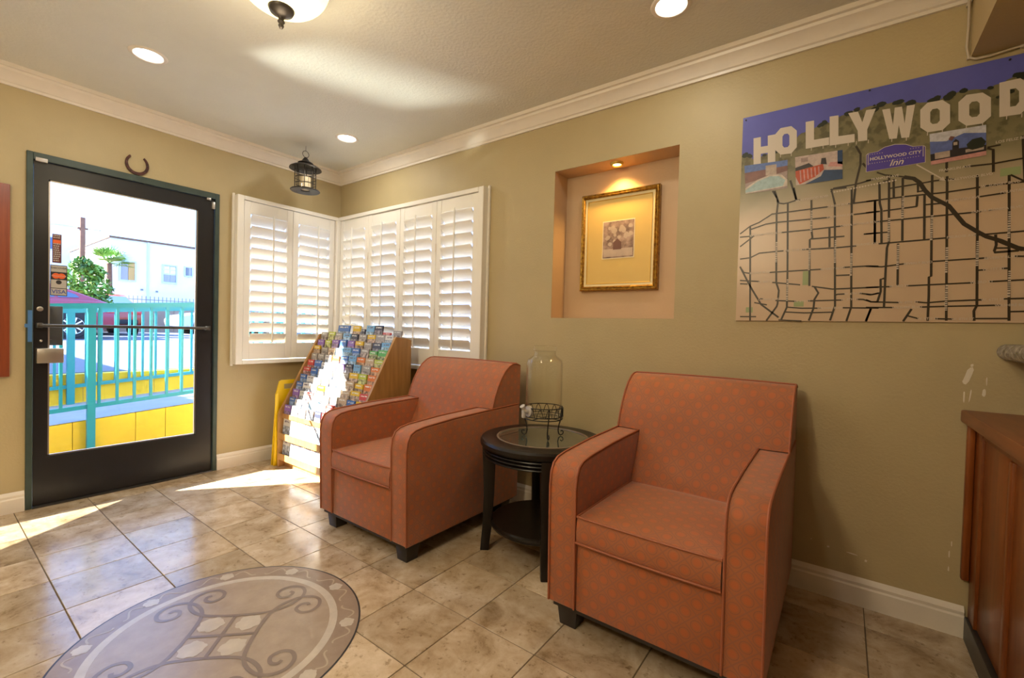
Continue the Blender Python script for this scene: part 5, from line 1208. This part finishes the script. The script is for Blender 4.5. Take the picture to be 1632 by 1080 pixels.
def car(label, paint, loc, rz, sc=1.0):
    """length along +y (rear at +y), width along x"""
    t = thing('car', label, 'car', loc, rz)
    W2 = 0.88
    prof = [(-2.2, 0.32), (-2.25, 0.55), (-2.12, 0.74), (-1.2, 0.92), (-0.9, 0.95), (1.3, 1.0), (1.85, 0.98), (2.15, 0.90), (2.2, 0.62), (2.16, 0.36), (1.9, 0.24), (-1.95, 0.22)]
    MB().prism(prof, 0, -W2, W2).build('body', M[paint], t, bevel=0.05, seg=3, smooth=0.7)
    m_ = MB(); lo = [(-1.05, 0.93), (1.72, 0.97)]; hi = [(-0.25, 1.36), (0.15, 1.42), (0.75, 1.38)]
    ring_l = [(-0.85, 0.93), (0.0, 1.34), (0.45, 1.41), (0.95, 1.38), (2.05, 0.93)]
    k = len(ring_l)
    for sx in (-1, 1):
        for y, z in ring_l:
            inx = W2 - 0.04 - 0.17 * max(0, (z - 0.95) / 0.46)
            m_.v.append((sx * inx, y, z))
    m_.f += [tuple(range(k)), tuple(range(2 * k - 1, k - 1, -1))] + [(i, i + 1, k + i + 1, k + i) for i in range(k - 1)] + [(0, k, 2 * k - 1, k - 1)]
    cab_ = m_.build('cabin', M[paint], t, bevel=0.03, seg=2, smooth=0.7)
    def inx(z): return W2 - 0.034 - 0.17 * max(0, (z - 0.95) / 0.46)
    for sx in (-1, 1):
        for poly in ([(-0.6, 1.02), (0.02, 1.29), (0.36, 1.35), (0.36, 1.03)], [(0.42, 1.03), (0.42, 1.35), (0.88, 1.32), (1.0, 1.04)], [(1.06, 1.04), (0.96, 1.30), (1.38, 1.13), (1.45, 1.05)]):
            MB().quad(*[(sx * (inx(z) + 0.004), y, z) for y, z in poly]).build('side_window', M['carglass'], cab_)
    a = Vector((2.0, 0.95)); b = Vector((0.98, 1.365))
    q0, q1 = a.lerp(b, 0.12), a.lerp(b, 0.85)
    MB().quad((-inx(q0.y) + .08, q0.x, q0.y + .012), (inx(q0.y) - .08, q0.x, q0.y + .012), (inx(q1.y) - .06, q1.x, q1.y + .012), (-inx(q1.y) + .06, q1.x, q1.y + .012)).build('rear_window', M['carglass'], cab_)
    a = Vector((-0.8, 0.955)); b = Vector((0.0, 1.34)); q0, q1 = a.lerp(b, 0.08), a.lerp(b, 0.9)
    MB().quad((-inx(q0.y) + .08, q0.x, q0.y + .012), (inx(q0.y) - .08, q0.x, q0.y + .012), (inx(q1.y) - .06, q1.x, q1.y + .012), (-inx(q1.y) + .06, q1.x, q1.y + .012)).build('windscreen', M['carglass'], cab_)
    for sx in (-1, 1):
        for y in (-1.35, 1.32):
            MB().lathe([(0, 0), (0.40, 0), (0.40, -0.01)], 28, (sx * (W2 + 0.004) - (0 if sx > 0 else 0), y, 0.34), ax=0).build('wheel_arch', M['tyre'], t)
            wh = MB().lathe([(0.20, -0.10), (0.30, -0.10), (0.335, -0.07), (0.335, 0.07), (0.30, 0.10), (0.22, 0.10), (0.20, 0.06)], 32, (sx * (W2 - 0.08), y, 0.335), ax=0).build('wheel', M['tyre'], t, smooth=0.6)
            rm = MB()
            rm.lathe([(0.205, 0.085), (0.225, 0.10), (0.24, 0.095)], 32, (sx * (W2 - 0.08), y, 0.335), ax=0) if sx > 0 else rm.lathe([(0.205, -0.085), (0.225, -0.10), (0.24, -0.095)], 32, (sx * (W2 - 0.08), y, 0.335), ax=0)
            for q in range(10):
                an = 2 * PI * q / 10; xx = sx * (W2 + 0.012)
                d_ = Vector((0, math.cos(an), math.sin(an))); e_ = Vector((0, -math.sin(an), math.cos(an))) * 0.016
                c_ = Vector((xx, y, 0.335))
                rm.quad(c_ + d_ * 0.03 - e_, c_ + d_ * 0.225 - e_, c_ + d_ * 0.225 + e_, c_ + d_ * 0.03 + e_)
            rm.lathe([(0, 0), (0.045, 0)], 16, (sx * (W2 + 0.013), y, 0.335), ax=0)
            rm.build('rim', M['rim'], wh)
        MB().box(min(sx * 0.5, sx * 0.895), max(sx * 0.5, sx * 0.895), 1.93, 2.205, 0.68, 0.86).build('tail_light', M['tail'], t, bevel=0.03)
    MB().box(-0.75, 0.75, 2.1, 2.24, 0.36, 0.52).build('bumper', M['tyre'], t, bevel=0.03)
    t.scale = (sc, sc, sc)
    return t
car('magenta red sedan parked across the lot, seen behind the railings', 'carred', (-12.9, -1.12, GZ - 0.004), 0.0)
car('orange red car parked farther off behind the red sedan tail', 'carorange', (-17.6, 1.57, GZ - 0.004), -PI / 2)
car('white car parked by the taupe wall at the far end', 'carwhite', (-18.4, 6.35, GZ - 0.004), 0.0)

# building across the lot
bl_ = thing('white_building', 'two storey white stucco building across the parking lot', 'building', (0, 0, 0))
BX = -22.0
MB().box(BX - 8, BX, 2.95, 14, GZ - 0.01, 4.60).build('wall', M['stucco'], bl_)
rf = MB().box(BX - 8.1, BX + 0.06, 2.9, 14.05, 4.60, 4.68).build('roof_edge', M['trunk'], bl_)
MB().box(BX + 0.001, BX + 0.05, 4.22, 4.30, GZ, 4.6).build('downpipe', M['wframe'], bl_)
def bwin(y0, y1, z0, z1, parts):
    f_ = MB().box(BX + 0.001, BX + 0.07, y0 - 0.05, y1 + 0.05, z0 - 0.05, z0).box(BX + 0.001, BX + 0.07, y0 - 0.05, y1 + 0.05, z1, z1 + 0.05).box(BX + 0.001, BX + 0.07, y0 - 0.05, y0, z0, z1).box(BX + 0.001, BX + 0.07, y1, y1 + 0.05, z0, z1).build('window', M['wframe'], bl_)
    for a, b, c_, e, mm in parts: MB().box(BX + 0.001, BX + 0.04, y0 + (y1 - y0) * a, y0 + (y1 - y0) * b, z0 + (z1 - z0) * c_, z0 + (z1 - z0) * e).build('pane', M[mm], f_)
bwin(3.29, 3.78, 2.82, 3.62, [(0, .5, 0, 1, 'wpane'), (.55, 1, 0, 1, 'amber')])
bwin(4.83, 5.32, 2.86, 3.64, [(.04, .47, .04, .46, 'wpane'), (.53, .96, .04, .46, 'wpane'), (.04, .47, .54, .73, 'stucco'), (.53, .96, .54, .73, 'stucco'), (.04, .47, .77, .96, 'stucco'), (.53, .96, .77, .96, 'stucco')])
bwin(5.70, 5.96, 3.26, 3.65, [(.1, .4, 0, 1, 'iron'), (.5, .95, 0, 1, 'wpane')])
for y, z in ((4.0, 2.4), (4.55, 2.36)): MB().box(BX + 0.001, BX + 0.05, y, y + 0.09, z, z + 0.07).build('vent', M['iron'], bl_)
b2_ = thing('pale_house', 'pale stucco house with small blue window farther left across the lot', 'building', (0, 0, 0))
MB().box(-42, -32, -9, 4.5, GZ - 0.01, 6.3).build('wall', M['stucco'], b2_)
MB().box(-42.1, -31.9, -9.1, 4.6, 6.3, 6.4).build('roof_edge', M['stucco'], b2_)
o = MB().box(-31.999, -31.95, 1.95, 2.75, 4.8, 5.6).build('window', M['wframe'], b2_)
MB().box(-31.97, -31.93, 2.03, 2.67, 4.88, 5.52).build('pane', M['carglass'], o)
MB().box(-32, -31.5, 3.4, 4.6, 4.75, 4.83).build('awning', M['pole'], b2_)
# taupe boundary wall with spiked fence
tw = thing('boundary_wall', 'taupe block wall topped with an iron fence behind the parked cars', 'wall', (0, 0, 0))
for q in range(8): MB().box(-21.3, -21.1, -3 + q * 1.6 + 0.006, -3 + (q + 1) * 1.6 - 0.006, GZ - 0.01, 1.66).build('wall_section', M['tanwall'], tw)
MB().box(-21.22, -21.18, -3, 9.8, 1.95, 1.98).build('fence_rail', M['iron'], tw)
fz = None
for q in range(84):
    y = -2.9 + q * 0.15
    if fz is None: fz = MB().box(-0.012, 0.012, -0.012, 0.012, 0, 0.46).build('fence_bar', M['iron'], tw); fz.location = (-21.2, y, 1.66)
    else: share(fz, 'fence_bar', tw, (-21.2, y, 1.66))
# utility pole
up_ = thing('utility_pole', 'brown wooden utility pole rising behind the leafy shrub', 'pole', (-21.75, 2.02, GZ - 0.01))
MB().lathe([(0, 0), (0.11, 0), (0.09, 4.68), (0, 4.69)], 16).build('shaft', M['pole'], up_, smooth=0.6)
MB().box(-0.05, 0.05, -0.16, 0.16, 4.2, 4.26).build('cross_arm', M['pole'], up_)
# leafy shrub
sh = thing('leafy_shrub', 'sunlit leafy green shrub growing beside the red sedan', 'shrub', (-14.48, 0.77, GZ - 0.006))
rs = random.Random(4); m_ = MB()
clumps = [(0, 0, 1.75, 0.42), (0.1, -0.35, 1.35, 0.38), (-0.1, 0.35, 1.45, 0.38), (0.1, 0.1, 1.15, 0.45), (0, -0.25, 0.85, 0.4), (0, 0.4, 0.9, 0.36), (0.1, 0.0, 2.05, 0.27), (0, 0.28, 1.9, 0.25)]
for q in range(2600):
    cx, cy, cz, r_ = rs.choice(clumps)
    d_ = Vector((rs.gauss(0, 1), rs.gauss(0, 1), rs.gauss(0, 1))).normalized() * r_ * rs.uniform(0.6, 1.05)
    c_ = Vector((cx, cy, cz)) + d_
    a = Vector((rs.gauss(0, 1), rs.gauss(0, 1), rs.gauss(0, 1))).normalized() * 0.075
    b = a.cross(Vector((rs.gauss(0, 1), rs.gauss(0, 1), rs.gauss(0, 1)))).normalized() * 0.035
    m_.quad(c_ - a, c_ + b, c_ + a, c_ - b)
tag(m_.build('foliage', M['leafy'], sh), kind='stuff')
for an, l_ in ((0.2, 1.2), (2.3, 1.1), (4.2, 1.25)):
    MB().tube([(0, 0, 0), (0.08 * math.cos(an), 0.08 * math.sin(an), 0.6), (0.25 * math.cos(an), 0.25 * math.sin(an), l_)], [0.05, 0.04, 0.02], 8).build('stem', M['trunk'], sh, smooth=1)
# fan palm behind it
pm = thing('fan_palm', 'fan palm with spiky fronds behind the leafy shrub', 'palm', (-20.55, 2.62, GZ - 0.006))
MB().tube([(0, 0, 0), (0.03, 0.02, 1.2), (0, 0, 2.8)], [0.14, 0.1, 0.09], 12).build('trunk', M['trunk'], pm, smooth=1)
for q in range(24):
    an = 2 * PI * q / 24 + rs.uniform(-.2, .2); el = rs.uniform(-0.35, 1.35)
    d_ = Vector((math.cos(an) * math.cos(el), math.sin(an) * math.cos(el), math.sin(el)))
    s_ = d_.cross(Vector((0, 0, 1))).normalized(); nn = s_.cross(d_)
    base = Vector((0, 0, 2.8)); hub = base + d_ * 0.36
    m_ = MB().tube([base, hub], 0.012, 5)
    for k in range(13):
        f_ = (k - 6) / 6 * 1.35
        dd = (d_ * math.cos(f_) + s_ * math.sin(f_)); tip = hub + dd * 0.55 - Vector((0, 0, 0.06 * abs(f_)))
        w_ = (s_ * math.cos(f_) - d_ * math.sin(f_)) * 0.022
        mid = hub + dd * 0.22
        m_.quad(hub, mid - w_, tip, mid + w_)
    m_.build('frond', M['palm'], pm)
